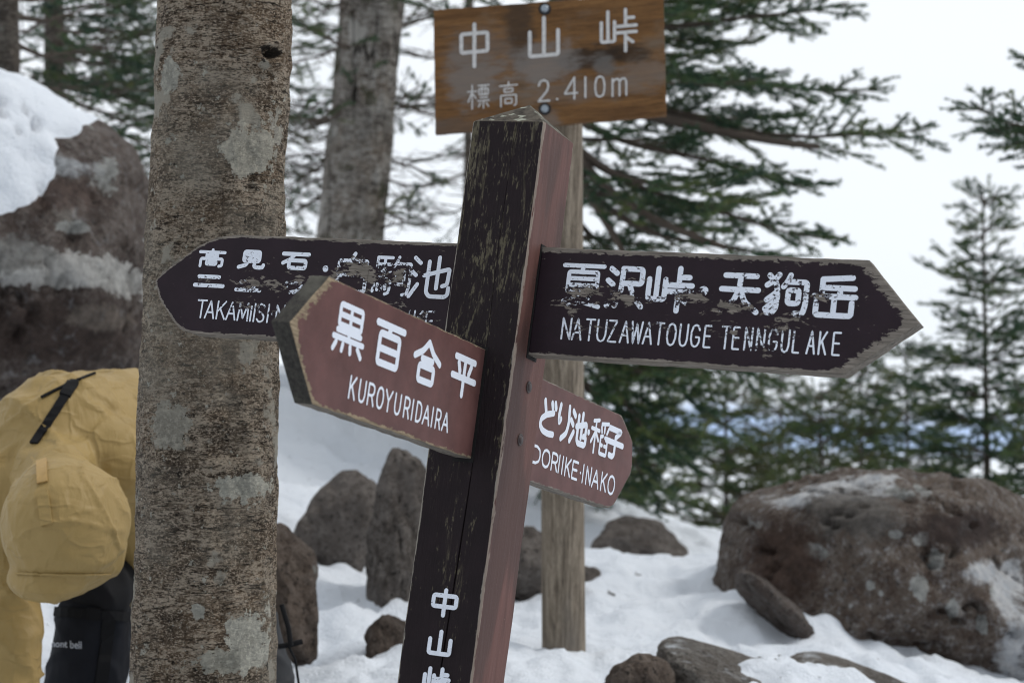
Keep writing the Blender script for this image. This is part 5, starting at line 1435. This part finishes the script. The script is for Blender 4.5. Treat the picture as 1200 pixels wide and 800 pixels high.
# ------------------------------------------------------------------ backpack standing behind the near trunk
bpk = at(312, 790, 4.55)
bz = gz(bpk.x, bpk.y)
pack = empty('backpack', (bpk.x, bpk.y, bz))
tag(pack, 'black backpack standing in the snow behind the near trunk', 'backpack')
PACK = plain('pack_nylon', (0.016, 0.017, 0.02), 0.6, 40, 0.4, 0.35, 0.3)
bm = bmesh.new()
capsule(bm, [(0, 0, 0.10), (0.0, 0, 0.28), (-0.012, 0.0, 0.40)], [0.066, 0.068, 0.05], 20)
capsule(bm, [(-0.09, 0.02, 0.10), (-0.09, 0.02, 0.42)], [0.075, 0.06], 20)
pk_me = fuse('pack_body', bm, 0.008, 4, lambda c_: 0.5 * wrj(c_))
link('pack_body', pk_me, PACK, pack)
bm = bmesh.new()
capsule(bm, [(0.03, -0.04, 0.06), (0.034, -0.04, 0.20)], [0.045, 0.04], 16)
link('side_pocket', fuse('side_pocket', bm, 0.006, 3), PACK, pack)
t_ = Tubes()
Rb = lambda px, py, d: np.array(at(px, py, d) - pack.location)
t_.add([Rb(326, 757, 4.46), Rb(340, 755, 4.46), Rb(354, 751, 4.47)], [0.0065] * 3, 6)
link('strap', t_.mesh('strap'), WEB, pack)
t_ = Tubes(); t_.add([Rb(338, 756, 4.45), Rb(346, 772, 4.45), Rb(350, 800, 4.45), Rb(348, 830, 4.46)], [0.003] * 4, 6)
t_.add([Rb(330, 708, 4.46), Rb(338, 735, 4.45), Rb(341, 756, 4.45)], [0.006] * 3, 6)
link('cord', t_.mesh('cord'), WEB, pack)

# ------------------------------------------------------------------ fallen twigs on the snow
tw_n = 0
for px, py, d, ln, a in [(745, 690, 6.9, 0.05, 0.7), (735, 768, 5.4, 0.06, -0.6), (716, 704, 6.6, 0.035, 2.2)]:
    p = at(px, py, d); z = gz(p.x, p.y)
    t_ = Tubes(); dx, dy = math.cos(a) * ln / 2, math.sin(a) * ln / 2
    t_.add([(-dx, -dy, 0.006), (0, 0.006, 0.010), (dx, dy, 0.012)], (0.004, 0.0034, 0.0018), 6)
    t_.add([(0, 0.006, 0.010), (dx * .5 - dy * .4, dy * .5 + dx * .4, 0.022)], (0.0022, 0.0012), 5)
    o = link('fallen_twig', t_.mesh('fallen_twig'), TWIG); o.location = (p.x, p.y, z)
    tag(o, 'small dark twig lying on the snow to the right of the round pole', 'twig', 'twigs on the snow')

rs = np.random.RandomState(3); V = []; F = []
for q in range(1500):
    y = rs.uniform(4.2, 10); x = rs.uniform(-0.32, 0.30) * y
    if fbm(np.array([[x * 1.3, y * 1.3, 2.2]]), 2)[0] < 0.0: continue
    z = gz(x, y); a = rs.uniform(0, 6.3); l_ = rs.uniform(0.003, 0.012); w_ = rs.uniform(0.0012, 0.003)
    d_ = np.array([math.cos(a), math.sin(a), rs.uniform(-.2, .3)]); p_ = np.array([-math.sin(a), math.cos(a), 0]); c_ = np.array([x, y, z + 0.003])
    i0 = len(V); V += [c_ - d_ * l_, c_ + p_ * w_, c_ + d_ * l_, c_ - p_ * w_ + [0, 0, 0.002]]; F += [[i0, i0 + 1, i0 + 2, i0 + 3]]
lit = link('needle_litter', npmesh('needle_litter', np.array(V), np.array(F), False), plain('litter', (0.06, 0.045, 0.032), 0.9))
tag(lit, 'scattered needles and bark crumbs on the snow', 'litter', kind='stuff')
